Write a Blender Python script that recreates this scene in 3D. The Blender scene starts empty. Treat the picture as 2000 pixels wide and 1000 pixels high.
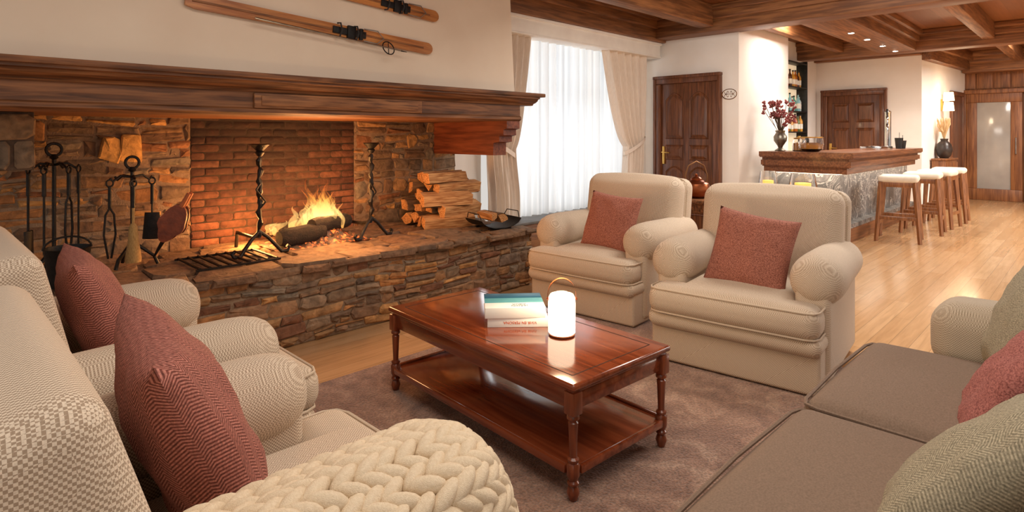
import bpy, bmesh, math, random
from mathutils import Vector, Matrix, noise as nz
R = random.Random(7)
sc = bpy.context.scene
col = sc.collection
pi = math.pi
rad = math.radians

# ------------------------------------------------------------------ helpers
def S(r, g, b):
    f = lambda c: ((c/255+0.055)/1.055)**2.4 if c > 10 else c/255/12.92
    return (f(r), f(g), f(b), 1)

def thing(name, label, cat, loc=(0,0,0), rotz=0, group=None, scale=None):
    o = bpy.data.objects.new(name, None); col.objects.link(o)
    o.empty_display_size = .05
    o.location = loc; o.rotation_euler = (0,0,rotz)
    if scale: o.scale = scale
    o['label'] = label; o['category'] = cat
    if group: o['group'] = group
    return o

def tag(o, label, cat, group=None, kind=None):
    o['label'] = label; o['category'] = cat
    if group: o['group'] = group
    if kind: o['kind'] = kind
    return o

def build(name, bm, m, parent=None, loc=None, rot=None, smooth=True, ang=40, matrix=None):
    bmesh.ops.recalc_face_normals(bm, faces=bm.faces[:])
    me = bpy.data.meshes.new(name)
    bm.to_mesh(me); bm.free()
    me.materials.append(m)
    if smooth:
        for p in me.polygons: p.use_smooth = True
        me.set_sharp_from_angle(angle=rad(ang))
    o = bpy.data.objects.new(name, me); col.objects.link(o)
    if parent: o.parent = parent
    if loc: o.location = loc
    if rot: o.rotation_euler = rot
    if matrix: o.matrix_local = matrix
    return o

def struct(name, bm, m, parent=None):
    o = build(name, bm, m, parent)
    if not parent: o['kind'] = 'structure'
    return o

def B(): return bmesh.new()

def copy_thing(o, loc=None, rotz=None, label=None):
    c = o.copy(); col.objects.link(c)
    for ch in o.children:
        d = ch.copy(); col.objects.link(d); d.parent = c
        for g in ch.children:
            e = g.copy(); col.objects.link(e); e.parent = d
    if loc: c.location = loc
    if rotz is not None: c.rotation_euler = (0,0,rotz)
    if label: c['label'] = label
    return c

def axl(h, r, n, ang):
    a = [-h+r*(1-math.tan(rad(t))) for t in ang]
    mid = [-h+r+2*(h-r)*i/n for i in range(1, n)]
    return a+mid+[-x for x in reversed(a)]

def softbox(bm, c, h, r, n=1, puff=(0,0,0), M=None, ang=(45,30,15,0)):
    r = min(r, .98*min(h))
    L = [axl(h[i], r, n, ang) for i in range(3)]
    vd = {}
    c = Vector(c)
    def vert(p):
        k = tuple(round(x,5) for x in p)
        if k in vd: return vd[k]
        q = Vector([max(-(h[i]-r), min(h[i]-r, p[i])) for i in range(3)])
        d = Vector(p)-q
        pos = q+d.normalized()*r
        u = [p[i]/h[i] for i in range(3)]
        for i in range(3):
            if puff[i]:
                j, l = [x for x in range(3) if x != i]
                pos[i] += u[i]*puff[i]*(1-u[j]**2)*(1-u[l]**2)
        pos = pos+c
        if M: pos = M@pos
        vd[k] = bm.verts.new(pos); return vd[k]
    for ax in range(3):
        j, l = [x for x in range(3) if x != ax]
        for s in (-1,1):
            for a in range(len(L[j])-1):
                for b in range(len(L[l])-1):
                    qs = []
                    for (da,db) in ((0,0),(1,0),(1,1),(0,1)):
                        p = [0,0,0]; p[ax] = s*h[ax]; p[j] = L[j][a+da]; p[l] = L[l][b+db]
                        qs.append(vert(p))
                    try: bm.faces.new(qs)
                    except ValueError: pass

def box(bm, x0, x1, y0, y1, z0, z1, r=.004, M=None):
    h = (abs(x1-x0)/2, abs(y1-y0)/2, abs(z1-z0)/2)
    softbox(bm, ((x0+x1)/2,(y0+y1)/2,(z0+z1)/2), h, min(r, .4*min(h)), 1, M=M, ang=(45,0))

def tube(bm, pts, rr, seg=8, M=None):
    pts = [Vector(p) for p in pts]
    if not isinstance(rr, (list,tuple)): rr = [rr]*len(pts)
    rings = []; ref = None
    for i, p in enumerate(pts):
        t = (pts[min(i+1,len(pts)-1)]-pts[max(i-1,0)])
        if t.length < 1e-9: t = Vector((0,0,1))
        t.normalize()
        if ref is None:
            ref = Vector((0,0,1)) if abs(t.z) < .9 else Vector((1,0,0))
        ref = (ref-t*ref.dot(t))
        if ref.length < 1e-6: ref = t.orthogonal()
        ref.normalize(); b = t.cross(ref)
        ring = []
        for k in range(seg):
            a = 2*pi*k/seg
            q = p+(ref*math.cos(a)+b*math.sin(a))*rr[i]
            ring.append(bm.verts.new(M@q if M else q))
        rings.append(ring)
    for i in range(len(rings)-1):
        for k in range(seg):
            bm.faces.new((rings[i][k],rings[i][(k+1)%seg],rings[i+1][(k+1)%seg],rings[i+1][k]))
    bm.faces.new(rings[0]); bm.faces.new(rings[-1])

def lathe(bm, prof, seg=18, M=None, caps=True):
    rings = []
    for r, z in prof:
        ring = []
        for k in range(seg):
            a = 2*pi*k/seg
            q = Vector((r*math.cos(a), r*math.sin(a), z))
            ring.append(bm.verts.new(M@q if M else q))
        rings.append(ring)
    for i in range(len(rings)-1):
        for k in range(seg):
            bm.faces.new((rings[i][k],rings[i][(k+1)%seg],rings[i+1][(k+1)%seg],rings[i+1][k]))
    if caps:
        bm.faces.new(rings[0]); bm.faces.new(rings[-1])

def prism(bm, poly, f, d0, d1):
    a = [bm.verts.new(f(p,d0)) for p in poly]
    b = [bm.verts.new(f(p,d1)) for p in poly]
    n = len(poly)
    for i in range(n): bm.faces.new((a[i],a[(i+1)%n],b[(i+1)%n],b[i]))
    bm.faces.new(a); bm.faces.new(b)

def surf(bm, nu, nv, f):
    g = [[bm.verts.new(f(i/nu, j/nv)) for j in range(nv+1)] for i in range(nu+1)]
    for i in range(nu):
        for j in range(nv):
            bm.faces.new((g[i][j],g[i+1][j],g[i+1][j+1],g[i][j+1]))

def ell(bm, c, ax, nu=8, nv=5):
    c = Vector(c); rows = []
    for j in range(1, nv):
        th = pi*j/nv
        rows.append([bm.verts.new(c+ax[0]*math.cos(th)+(ax[1]*math.cos(2*pi*k/nu)+ax[2]*math.sin(2*pi*k/nu))*math.sin(th)) for k in range(nu)])
    t0 = bm.verts.new(c+ax[0]); t1 = bm.verts.new(c-ax[0])
    for j in range(len(rows)-1):
        for k in range(nu):
            bm.faces.new((rows[j][k],rows[j][(k+1)%nu],rows[j+1][(k+1)%nu],rows[j+1][k]))
    for k in range(nu):
        bm.faces.new((t0,rows[0][k],rows[0][(k+1)%nu])); bm.faces.new((t1,rows[-1][(k+1)%nu],rows[-1][k]))

def T(x, y, z, rz=0, ry=0, rx=0):
    return Matrix.Translation((x,y,z))@Matrix.Rotation(rz,4,'Z')@Matrix.Rotation(ry,4,'Y')@Matrix.Rotation(rx,4,'X')

# ------------------------------------------------------------------ materials
def nm(name):
    m = bpy.data.materials.new(name); m.use_nodes = True
    nt = m.node_tree
    return m, nt, nt.nodes['Principled BSDF']

def ramp(nt, fac, stops):
    r = nt.nodes.new('ShaderNodeValToRGB')
    el = r.color_ramp.elements
    el[0].position, el[0].color = stops[0]
    el[1].position, el[1].color = stops[-1]
    for p, c in stops[1:-1]:
        e = el.new(p); e.color = c
    nt.links.new(fac, r.inputs[0]); return r.outputs[0]

def coords(nt, scale=(1,1,1), loc=(0,0,0), rot=(0,0,0)):
    tc = nt.nodes.new('ShaderNodeTexCoord'); mp = nt.nodes.new('ShaderNodeMapping')
    mp.inputs['Scale'].default_value = scale; mp.inputs['Location'].default_value = loc; mp.inputs['Rotation'].default_value = rot
    nt.links.new(tc.outputs['Object'], mp.inputs[0]); return mp.outputs[0]

def noise(nt, vec, scale, detail=4, dist=0):
    n = nt.nodes.new('ShaderNodeTexNoise'); n.inputs['Scale'].default_value = scale
    n.inputs['Detail'].default_value = detail; n.inputs['Distortion'].default_value = dist
    nt.links.new(vec, n.inputs['Vector']); return n.outputs[0]

def bump(nt, bs, h, strength, dist=.01):
    b = nt.nodes.new('ShaderNodeBump'); b.inputs['Strength'].default_value = strength; b.inputs['Distance'].default_value = dist
    nt.links.new(h, b.inputs['Height']); nt.links.new(b.outputs[0], bs.inputs['Normal'])

def mixc(nt, a, b, fac, mode='MIX'):
    x = nt.nodes.new('ShaderNodeMix'); x.data_type = 'RGBA'; x.blend_type = mode
    for s, v in ((6,a),(7,b)):
        if isinstance(v, tuple): x.inputs[s].default_value = v
        else: nt.links.new(v, x.inputs[s])
    if isinstance(fac, (int,float)): x.inputs[0].default_value = fac
    else: nt.links.new(fac, x.inputs[0])
    return x.outputs[2]

def plain(name, c1, c2=None, scale=8, rough=.6, bmp=0, stretch=(1,1,1), metal=0, coat=0, bscale=None, emit=0, dist=.01):
    m, nt, bs = nm(name)
    c2 = c2 or tuple(min(1,x*1.15) for x in c1[:3])+(1,)
    v = coords(nt, stretch); n = noise(nt, v, scale)
    c = ramp(nt, n, [(.3,c1),(.7,c2)])
    nt.links.new(c, bs.inputs['Base Color'])
    bs.inputs['Roughness'].default_value = rough; bs.inputs['Metallic'].default_value = metal
    bs.inputs['Coat Weight'].default_value = coat
    if bmp: bump(nt, bs, noise(nt, v, bscale or scale*4), bmp, dist)
    if emit:
        nt.links.new(c, bs.inputs['Emission Color']); bs.inputs['Emission Strength'].default_value = emit
    return m

def wood(name, c1, c2, axis='x', rough=.45, coat=0, sc_=1, bmp=.12, dkf=.8):
    st = {'x':(1,14,14),'y':(14,1,14),'z':(14,14,1)}[axis]
    m, nt, bs = nm(name)
    v = coords(nt, tuple(s*sc_ for s in st))
    n = noise(nt, v, 2.6, 8, .35)
    big = noise(nt, coords(nt, tuple((1 if s == 1 else 3)*sc_ for s in st)), .9, 3, .3)
    dk = tuple(x*dkf for x in c1[:3])+(1,)
    c = ramp(nt, n, [(.3,dk),(.42,c1),(.54,tuple((a+b)/2 for a,b in zip(c1,c2))),(.7,c2)])
    c = mixc(nt, c, ramp(nt, big, [(.3,(.74,.72,.7,1)),(.7,(1.12,1.12,1.12,1))]), .8, 'MULTIPLY')
    nt.links.new(c, bs.inputs['Base Color'])
    bs.inputs['Roughness'].default_value = rough; bs.inputs['Coat Weight'].default_value = coat
    bs.inputs['Coat Roughness'].default_value = .1
    bump(nt, bs, n, bmp, .004)
    return m

def planks(name, c1, c2, rough, bw, rh, rot=0, coat=0):
    m, nt, bs = nm(name)
    v = coords(nt, rot=(0,0,rot))
    b = nt.nodes.new('ShaderNodeTexBrick'); nt.links.new(v, b.inputs['Vector'])
    b.inputs['Scale'].default_value = 1; b.inputs['Brick Width'].default_value = bw; b.inputs['Row Height'].default_value = rh
    b.inputs['Mortar Size'].default_value = .0016; b.inputs['Mortar Smooth'].default_value = .3
    b.offset = .37; b.offset_frequency = 3
    b.inputs['Color1'].default_value = c1; b.inputs['Color2'].default_value = c2
    b.inputs['Mortar'].default_value = tuple(x*.5 for x in c1[:3])+(1,)
    mp = nt.nodes.new('ShaderNodeMapping'); mp.inputs['Scale'].default_value = (1.2,16,1); nt.links.new(v, mp.inputs[0])
    n = noise(nt, mp.outputs[0], 2.5, 7, .6)
    c = mixc(nt, b.outputs[0], ramp(nt, n, [(.3,(.78,.75,.71,1)),(.7,(1.06,1.06,1.06,1))]), .75, 'MULTIPLY')
    nt.links.new(c, bs.inputs['Base Color']); bs.inputs['Roughness'].default_value = rough
    bs.inputs['Coat Weight'].default_value = coat; bs.inputs['Coat Roughness'].default_value = .18
    bump(nt, bs, n, .05, .003)
    return m

def check(name, c1, c2, size, rough=.9):
    m, nt, bs = nm(name)
    v = coords(nt, loc=(.0031,.0043,.0057), rot=(.01,.013,.01))
    k = nt.nodes.new('ShaderNodeTexChecker'); k.inputs['Scale'].default_value = 1/size
    nt.links.new(v, k.inputs['Vector'])
    k.inputs['Color1'].default_value = c1; k.inputs['Color2'].default_value = c2
    n = noise(nt, v, 420, 2)
    c = mixc(nt, k.outputs[0], ramp(nt, n, [(.3,(.8,.8,.8,1)),(.7,(1.1,1.1,1.1,1))]), .7, 'MULTIPLY')
    nt.links.new(c, bs.inputs['Base Color']); bs.inputs['Roughness'].default_value = rough
    bs.inputs['Sheen Weight'].default_value = .1
    bump(nt, bs, n, .15, .001)
    return m

def herring(name, c1, c2, per=.011, zig=.02):
    m, nt, bs = nm(name)
    v = coords(nt)
    sp = nt.nodes.new('ShaderNodeSeparateXYZ'); nt.links.new(v, sp.inputs[0])
    def mt(op, a, b=0):
        x = nt.nodes.new('ShaderNodeMath'); x.operation = op
        for i, q in enumerate((a,b)):
            if isinstance(q,(int,float)): x.inputs[i].default_value = q
            else: nt.links.new(q, x.inputs[i])
        return x.outputs[0]
    z = mt('PINGPONG', sp.outputs[0], zig)
    s = mt('SINE', mt('MULTIPLY', mt('ADD', sp.outputs[1], z), 2*pi/per))
    f = mt('MULTIPLY_ADD', s, .5); f.node.inputs[2].default_value = .5
    n = noise(nt, v, 240, 3)
    c = ramp(nt, f, [(.2,c1),(.8,c2)])
    c = mixc(nt, c, ramp(nt, n, [(.3,(.55,.55,.55,1)),(.7,(1.3,1.3,1.3,1))]), .95, 'MULTIPLY')
    nt.links.new(c, bs.inputs['Base Color']); bs.inputs['Roughness'].default_value = .95
    bump(nt, bs, n, .35, .002)
    return m

def stonemat(name, rough=.75, b=.5):
    m, nt, bs = nm(name)
    at = nt.nodes.new('ShaderNodeAttribute'); at.attribute_name = 'Col'
    v = coords(nt); n = noise(nt, v, 22, 8, .4)
    c = mixc(nt, at.outputs[0], ramp(nt, n, [(.3,(.52,.49,.46,1)),(.68,(1.32,1.28,1.24,1))]), .9, 'MULTIPLY')
    nt.links.new(c, bs.inputs['Base Color']); bs.inputs['Roughness'].default_value = rough
    bump(nt, bs, n, b, .016)
    return m

def glass(name, c=(1,1,1,1), rough=0, ior=1.45):
    m, nt, bs = nm(name)
    bs.inputs['Base Color'].default_value = c; bs.inputs['Transmission Weight'].default_value = 1
    bs.inputs['Roughness'].default_value = rough; bs.inputs['IOR'].default_value = ior
    return m

def glow(name, c, s):
    m, nt, bs = nm(name)
    bs.inputs['Base Color'].default_value = c; bs.inputs['Emission Color'].default_value = c
    bs.inputs['Emission Strength'].default_value = s
    return m

M_wall = plain('wall_plaster', S(242,233,223), S(247,240,232), 3, .9, .05)
M_hood = plain('hood_plaster', S(236,217,195), S(243,227,206), 2.5, .9, .05)
M_floor = planks('oak_floor', S(220,178,132), S(204,158,110), .22, 1.3, .10, 0, .3)
M_ceil = planks('ceiling_planks', S(146,92,54), S(120,74,40), .5, 3, .14, 0)
M_beam = {a: wood('beam_wood_'+a, S(112,70,40), S(158,106,64), a, .5, 0, 1) for a in 'xy'}
M_mantel = wood('mantel_wood', S(100,60,32), S(150,98,58), 'x', .6, .0, 1.3, .6, .5)
M_inset = wood('mantel_inset_wood', S(122,76,42), S(172,116,70), 'x', .6, .0, 1.6, .5, .55)
M_corbel = wood('corbel_wood', S(104,48,26), S(138,74,44), 'y', .55, 0, 1.2)
M_door = wood('door_wood', S(94,52,28), S(132,80,46), 'z', .42, .1, 1.2)
M_maho = wood('mahogany', S(114,52,28), S(148,74,42), 'y', .14, .6, .9, .02)
M_mahod = wood('mahogany_dark', S(108,50,26), S(144,74,42), 'z', .28, .4, 1.5, .04)
M_bar = wood('bar_wood', S(108,62,35), S(148,94,57), 'x', .42, .15, 1.2)
M_farwood = wood('far_wood', S(120,72,40), S(160,104,60), 'z', .5, 0, 1)
M_stool = wood('stool_wood', S(126,78,44), S(164,108,64), 'z', .4, .2, 2)
M_check = check('houndstooth_fabric', S(226,209,187), S(168,146,123), .0042)
M_check2 = check('sofa_check_fabric', S(202,188,166), S(156,140,118), .0042)
M_pipe = plain('piping_fabric', S(198,180,158), None, 200, .9)
M_terra = plain('terracotta_weave', S(106,56,44), S(192,126,106), 210, .95, .6, (1,1,1), 0, 0, 260, 0, .003)
M_herr = herring('terracotta_herringbone', S(114,58,48), S(186,122,108), .0075, .019)
M_sage = herring('sage_weave', S(134,127,106), S(172,163,140), .0075, .020)
M_sofa = plain('taupe_fabric', S(118,98,82), S(138,116,99), 220, .9, .25, (1,1,1), 0, 0, 300, 0, .002)
def mk_rug():
    m, nt, bs = nm('rug_pile')
    v = coords(nt); a = noise(nt, v, 6, 6, 1.2); b = noise(nt, v, 120, 3)
    c = ramp(nt, a, [(.32,S(132,96,78)),(.5,S(158,120,99)),(.68,S(184,149,126))])
    c = mixc(nt, c, ramp(nt, b, [(.3,(.5,.48,.45,1)),(.7,(1.3,1.3,1.3,1))]), .9, 'MULTIPLY')
    nt.links.new(c, bs.inputs['Base Color']); bs.inputs['Roughness'].default_value = 1
    bs.inputs['Sheen Weight'].default_value = .3
    bump(nt, bs, b, 1, .012); return m
M_rug = mk_rug()
M_wool = plain('chunky_wool', S(222,201,170), S(236,218,190), 60, .95, .5, (4,4,4), 0, 0, 160, 0, .004)
M_stone = stonemat('rubble_stone', .85, .9)
M_brick = stonemat('firebrick', .85, .6)
M_mortar = plain('mortar', S(124,102,80), S(150,126,102), 30, .9, .5)
M_mortdark = plain('sooty_mortar', S(40,31,24), S(62,47,35), 14, .9, .4)
M_iron = plain('wrought_iron', S(26,23,21), S(44,38,34), 30, .45, .25, metal=.6)
M_ironb = plain('blackened_iron', S(18,16,15), S(36,32,30), 20, .5, .2, metal=.4)
M_straw = plain('broom_straw', S(150,112,62), S(196,158,100), 50, .9, .5, (6,6,1))
M_leather = plain('brown_leather', S(98,42,20), S(140,66,34), 20, .5, .2)
M_strap = plain('tan_leather', S(150,76,38), S(176,96,52), 30, .5)
M_dkleather = plain('black_leather', S(28,24,22), S(48,42,38), 30, .5, .2)
M_ski = wood('ski_wood', S(172,102,46), S(208,140,74), 'x', .4, .2, 1.5)
M_steel = plain('steel', S(150,146,140), S(180,176,170), 20, .3, metal=1)
M_chrome = plain('chrome', S(200,200,200), S(225,225,225), 5, .12, metal=1)
M_brass = plain('brass', S(196,152,78), S(220,176,98), 10, .3, metal=1)
M_copper = plain('copper', S(140,76,46), S(170,100,64), 10, .3, metal=1)
M_kethandle = plain('dark_bronze', S(112,76,46), S(142,100,64), 10, .4, metal=.8)
M_curt = plain('drape_linen', S(228,212,196), S(237,223,208), 60, .9, .2, (1,1,.2))
M_white = plain('white_paint', S(243,236,228), None, 4, .6)
M_cream = plain('cream_leather', S(228,216,198), S(236,226,208), 20, .55, .1)
M_glowpanel = plain('glowing_panel', S(238,214,176), S(244,222,188), 4, .6, emit=.55)  # weak emission put into the panel for the niche's warm glow, no lamp behind
M_slate = plain('dark_slate', S(70,66,62), S(96,90,84), 12, .4, .2)
M_log = wood('split_wood', S(164,108,60), S(220,168,110), 'x', .85, 0, 3, .4)
M_bark = plain('bark', S(84,60,42), S(130,100,72), 26, .95, .9, (.5,2,2), 0, 0, 40, 0, .02)
M_char = plain('charred_wood', S(18,14,12), S(46,34,26), 26, .95, .8, (1,2,2))
M_paper = plain('paper', S(232,226,212), S(240,234,222), 300, .9, 0, (.1,.1,4))
M_glass = glass('clear_glass')
M_candle = glow('candle_wax', (1,.5,.09,1), 1.1)
M_flower = plain('dried_flower', S(110,44,46), S(150,76,70), 20, .9)
M_stem = plain('stem', S(70,52,34), None, 20, .9)
M_grass = plain('dried_grass', S(206,170,120), S(226,196,150), 20, .9)
M_vase = plain('dark_ceramic', S(40,32,28), S(66,52,44), 12, .35)
M_pewter = plain('pewter', S(120,112,100), S(150,142,128), 12, .35, metal=.9)
M_black = plain('black_plastic', S(24,24,24), None, 10, .4)

def mk_marble():
    m, nt, bs = nm('dark_marble')
    v = coords(nt)
    n = noise(nt, v, 3.4, 10, 1.8)
    c = ramp(nt, n, [(.36,S(86,83,81)),(.42,S(112,107,103)),(.48,S(94,90,87)),(.5,S(190,182,172)),(.52,S(98,93,90)),(.585,S(124,117,112)),(.6,S(176,168,158)),(.615,S(112,106,101)),(.68,S(92,88,85))])
    nt.links.new(c, bs.inputs['Base Color']); bs.inputs['Roughness'].default_value = .5
    bump(nt, bs, n, .4, .02)
    return m
M_marble = mk_marble()

def mk_sheer():
    m, nt, bs = nm('sheer_voile')
    out = nt.nodes['Material Output']
    d = nt.nodes.new('ShaderNodeBsdfDiffuse'); t = nt.nodes.new('ShaderNodeBsdfTranslucent'); x = nt.nodes.new('ShaderNodeBsdfTransparent')
    v = coords(nt, (16,1,.08)); n = noise(nt, v, 1.6, 4)
    c = ramp(nt, n, [(.34,(.74,.77,.80,1)),(.5,(.86,.88,.89,1)),(.64,(.96,.96,.96,1))])
    nt.links.new(c, d.inputs[0]); nt.links.new(c, t.inputs[0])
    a = nt.nodes.new('ShaderNodeMixShader'); b = nt.nodes.new('ShaderNodeMixShader')
    a.inputs[0].default_value = .55; b.inputs[0].default_value = .05
    nt.links.new(d.outputs[0], a.inputs[1]); nt.links.new(t.outputs[0], a.inputs[2])
    nt.links.new(a.outputs[0], b.inputs[1]); nt.links.new(x.outputs[0], b.inputs[2])
    nt.links.new(b.outputs[0], out.inputs[0]); return m
M_sheer = mk_sheer()

def mk_flame():
    m, nt, bs = nm('flame')
    out = nt.nodes['Material Output']
    v = coords(nt); sp = nt.nodes.new('ShaderNodeSeparateXYZ'); nt.links.new(v, sp.inputs[0])
    mr = nt.nodes.new('ShaderNodeMapRange'); mr.inputs[1].default_value = 0; mr.inputs[2].default_value = .36
    nt.links.new(sp.outputs[2], mr.inputs[0])
    c = ramp(nt, mr.outputs[0], [(0,(1,.45,.10,1)),(.3,(1,.62,.2,1)),(.6,(1,.40,.07,1)),(1,(.95,.2,.02,1))])
    e = nt.nodes.new('ShaderNodeEmission'); nt.links.new(c, e.inputs[0]); e.inputs[1].default_value = 3.0
    tr = nt.nodes.new('ShaderNodeBsdfTransparent')
    n = noise(nt, coords(nt, (1,1,.35)), 22, 3, .6)
    ad = nt.nodes.new('ShaderNodeMath'); ad.operation = 'MULTIPLY_ADD'
    nt.links.new(mr.outputs[0], ad.inputs[0]); ad.inputs[1].default_value = .55; nt.links.new(n, ad.inputs[2])
    f = ramp(nt, ad.outputs[0], [(.3,(.78,)*3+(1,)),(.6,(.88,)*3+(1,)),(1.0,(.99,)*3+(1,))])
    mx = nt.nodes.new('ShaderNodeMixShader'); nt.links.new(f, mx.inputs[0])
    nt.links.new(e.outputs[0], mx.inputs[1]); nt.links.new(tr.outputs[0], mx.inputs[2])
    nt.links.new(mx.outputs[0], out.inputs[0]); return m
M_flame = mk_flame()

def mk_ember():
    m, nt, bs = nm('ember_bed')
    n = noise(nt, coords(nt), 30, 5)
    c = ramp(nt, n, [(.4,(.05,.04,.035,1)),(.6,(.2,.08,.04,1))])
    e = ramp(nt, n, [(.53,(0,0,0,1)),(.67,(1,.16,.03,1))])
    nt.links.new(c, bs.inputs['Base Color']); nt.links.new(e, bs.inputs['Emission Color']); bs.inputs['Emission Strength'].default_value = 2.6
    return m
M_ember = mk_ember()

# ------------------------------------------------------------------ camera
cam = bpy.data.cameras.new('camera'); co = bpy.data.objects.new('camera', cam); col.objects.link(co)
co.location = (0,0,1.25); co.rotation_euler = (pi/2,0,-pi/4)
cam.sensor_width = 36; cam.lens = 36*1150/2000; cam.shift_y = -.118; cam.clip_start = .02
sc.camera = co

# ------------------------------------------------------------------ room shell
bm = B(); box(bm,-3,16,-6,4.8,-.1,0); struct('floor', bm, M_floor)
bm = B(); box(bm,-2,14.8,-5,4.8,2.85,2.92); struct('ceiling', bm, M_ceil)
bm = B()
box(bm,-3,4.05,4.5,4.75,0,2.85); box(bm,6.85,7.16,4.5,4.75,0,2.85)
box(bm,4.05,6.85,4.5,4.75,0,.36); box(bm,4.05,6.85,4.5,4.75,2.4,2.85)
struct('wall_window', bm, M_wall)
bm = B(); box(bm,7.15,8.79,3.173,4.75,0,2.85,.01); struct('wall_door', bm, M_wall)
bm = B(); box(bm,8.79,11.8,3.74,3.95,0,2.85); struct('wall_bar_back', bm, M_wall)
bm = B()
prism(bm, [(11.75,3.95),(11.75,2.109),(14.54,1.893),(14.54,3.95)], lambda p,d: Vector((p[0],p[1],d)), 0, 2.85)
struct('wall_bar_end', bm, M_wall)
bm = B(); box(bm,14.54,14.7,-5,3.95,0,2.85)
for y in [1.85-.26*i for i in range(26)]:
    box(bm,14.52,14.545,y-.12,y+.12,2.15,2.5,.01)
struct('wall_far', bm, M_farwood)

# window (behind sheer)
bm = B()
for x in (4.05,4.95,5.88,6.77): box(bm,x,x+.08,4.6,4.68,.36,2.4)
for z in (.36,1.7,2.32): box(bm,4.05,6.85,4.605,4.675,z,z+.08)
struct('window_1', bm, M_white)

# beams
def beam(n, ax, x0,x1,y0,y1,z0,z1, lip=.03):
    bm = B(); box(bm,x0,x1,y0,y1,z0,z1,.012)
    if lip:
        if ax == 'x':
            box(bm,x0+.002,x1-.002,y0-lip,y1+lip,z0+(z1-z0)*.45,z1,.012); box(bm,x0+.004,x1-.004,y0-lip*2,y1+lip*2,z0+(z1-z0)*.75,z1,.012)
        else:
            box(bm,x0-lip,x1+lip,y0+.002,y1-.002,z0+(z1-z0)*.45,z1,.012); box(bm,x0-lip*2,x1+lip*2,y0+.004,y1-.004,z0+(z1-z0)*.75,z1,.012)
    struct('trim_%d'%n, bm, M_beam[ax])
beam(1,'x',3.0,7.15,4.18,4.5,2.5,2.85,.04)
beam(2,'y',6.88,7.2,-5,4.2,2.53,2.85,.03)
beam(3,'x',3.2,6.85,3.36,3.54,2.58,2.85,.0)
beam(4,'x',7.2,10.8,2.0,2.5,2.55,2.85,.05)
beam(5,'y',10.75,11.05,-5,3.74,2.545,2.85,.04)
beam(6,'x',7.2,10.75,1.06,1.2,2.62,2.85,0)
beam(7,'x',7.2,10.75,3.0,3.12,2.62,2.85,0)
beam(8,'y',14.2,14.54,-5,1.9,2.45,2.85,.04)
beam(9,'x',11.05,14.2,1.0,1.15,2.62,2.85,0)
beam(10,'x',7.2,10.75,-.2,-.05,2.62,2.85,0)
bm = B(); box(bm,0,2.8,-.14,0,2.5,2.85,.01,M=T(11.75,2.109,0,-.0773)); box(bm,0,2.8,-.2,0,2.68,2.85,.01,M=T(11.75,2.109,0,-.0773))
struct('trim_11', bm, M_beam['x'])
bm = B(); box(bm,11.6,11.75,2.1,3.74,2.58,2.85,.01); struct('trim_12', bm, M_beam['y'])
# baseboards
bm = B(); box(bm,7.135,7.15,3.173,3.385,0,.1); box(bm,7.135,7.15,4.346,4.5,0,.1); struct('baseboard_door', bm, M_white)
bm = B(); box(bm,0,2.8,-.02,0,0,.1,M=T(11.75,2.109,0,-.0773)); struct('baseboard_far', bm, M_farwood)

# ------------------------------------------------------------------ doors
def panel_shape(bm, M, y0,y1,z0,z1, arch, depth):
    def outline(i):
        a, b, c, d = y0+i, y1-i, z0+i, z1-i
        pts = [(a,c),(b,c)]
        for k in range(9):
            q = k/8; y = b+(a-b)*q
            pts.append((y, d-arch*(1-(math.sin(pi*q))) if arch > 0 else d))
        return pts
    r0 = [bm.verts.new(M@Vector((0,y,z))) for y,z in outline(0)]
    r1 = [bm.verts.new(M@Vector((-.012,y,z))) for y,z in outline(.008)]
    r2 = [bm.verts.new(M@Vector((-.004,y,z))) for y,z in outline(.022)]
    r3 = [bm.verts.new(M@Vector((-depth,y,z))) for y,z in outline(.055)]
    for a, b in ((r0,r1),(r1,r2),(r2,r3)):
        n = len(a)
        for i in range(n): bm.faces.new((a[i],a[(i+1)%n],b[(i+1)%n],b[i]))
    bm.faces.new(r3)

def door(name, X, y0, y1, zt, panels, hy):
    fw = .09
    bm = B(); box(bm,X-.03,X+.02,y0+fw-.01,y1-fw+.01,0,zt-fw+.01,.004)
    leaf = build(name, bm, M_door); leaf['kind'] = 'structure'
    bm = B()
    box(bm,X-.06,X+.02,y0,y0+fw,0,zt-fw,.012); box(bm,X-.06,X+.02,y1-fw,y1,0,zt-fw,.012); box(bm,X-.062,X+.02,y0,y1,zt-fw,zt,.012)
    box(bm,X-.072,X+.02,y0-.018,y0+.02,0,zt-.022,.006); box(bm,X-.072,X+.02,y1-.02,y1+.018,0,zt-.022,.006); box(bm,X-.077,X+.02,y0-.022,y1+.022,zt-.022,zt+.018,.006)
    build('door_frame', bm, M_door, leaf)
    for (a,b,c,d,ar) in panels:
        bm = B(); panel_shape(bm, T(X-.030,0,0), a,b,c,d,ar,.022)
        build('door_panel', bm, M_door, leaf, ang=25)
    bm = B(); box(bm,X-.045,X-.03,hy-.02,hy+.02,.86,1.1,.004)
    tube(bm,[(X-.04,hy,1.02),(X-.09,hy,1.02),(X-.095,hy-.03,1.02),(X-.095,hy-.12,1.015)],.009)
    build('door_handle', bm, M_brass, leaf)
y0,y1 = 3.405,4.326
ym = (y0+y1)/2
door('door_1',7.15,y0,y1,2.03,[(y0+.15,ym-.04,1.2,1.82,.1),(ym+.04,y1-.15,1.2,1.82,.1),(y0+.15,ym-.04,.92,1.12,0),(ym+.04,y1-.15,.92,1.12,0),(y0+.15,ym-.04,.2,.84,.08),(ym+.04,y1-.15,.2,.84,.08)],y1-.13)
y0,y1 = 2.62,3.63; ym=(y0+y1)/2
ps = []
for a,b in ((y0+.17,ym-.05),(ym+.05,y1-.17)):
    ps += [(a,b,.2,.78,0),(a,b,.88,1.38,0),(a,b,1.48,1.82,0)]
door('door_2',11.75,y0,y1,2.05,ps,y1-.14)
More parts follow.
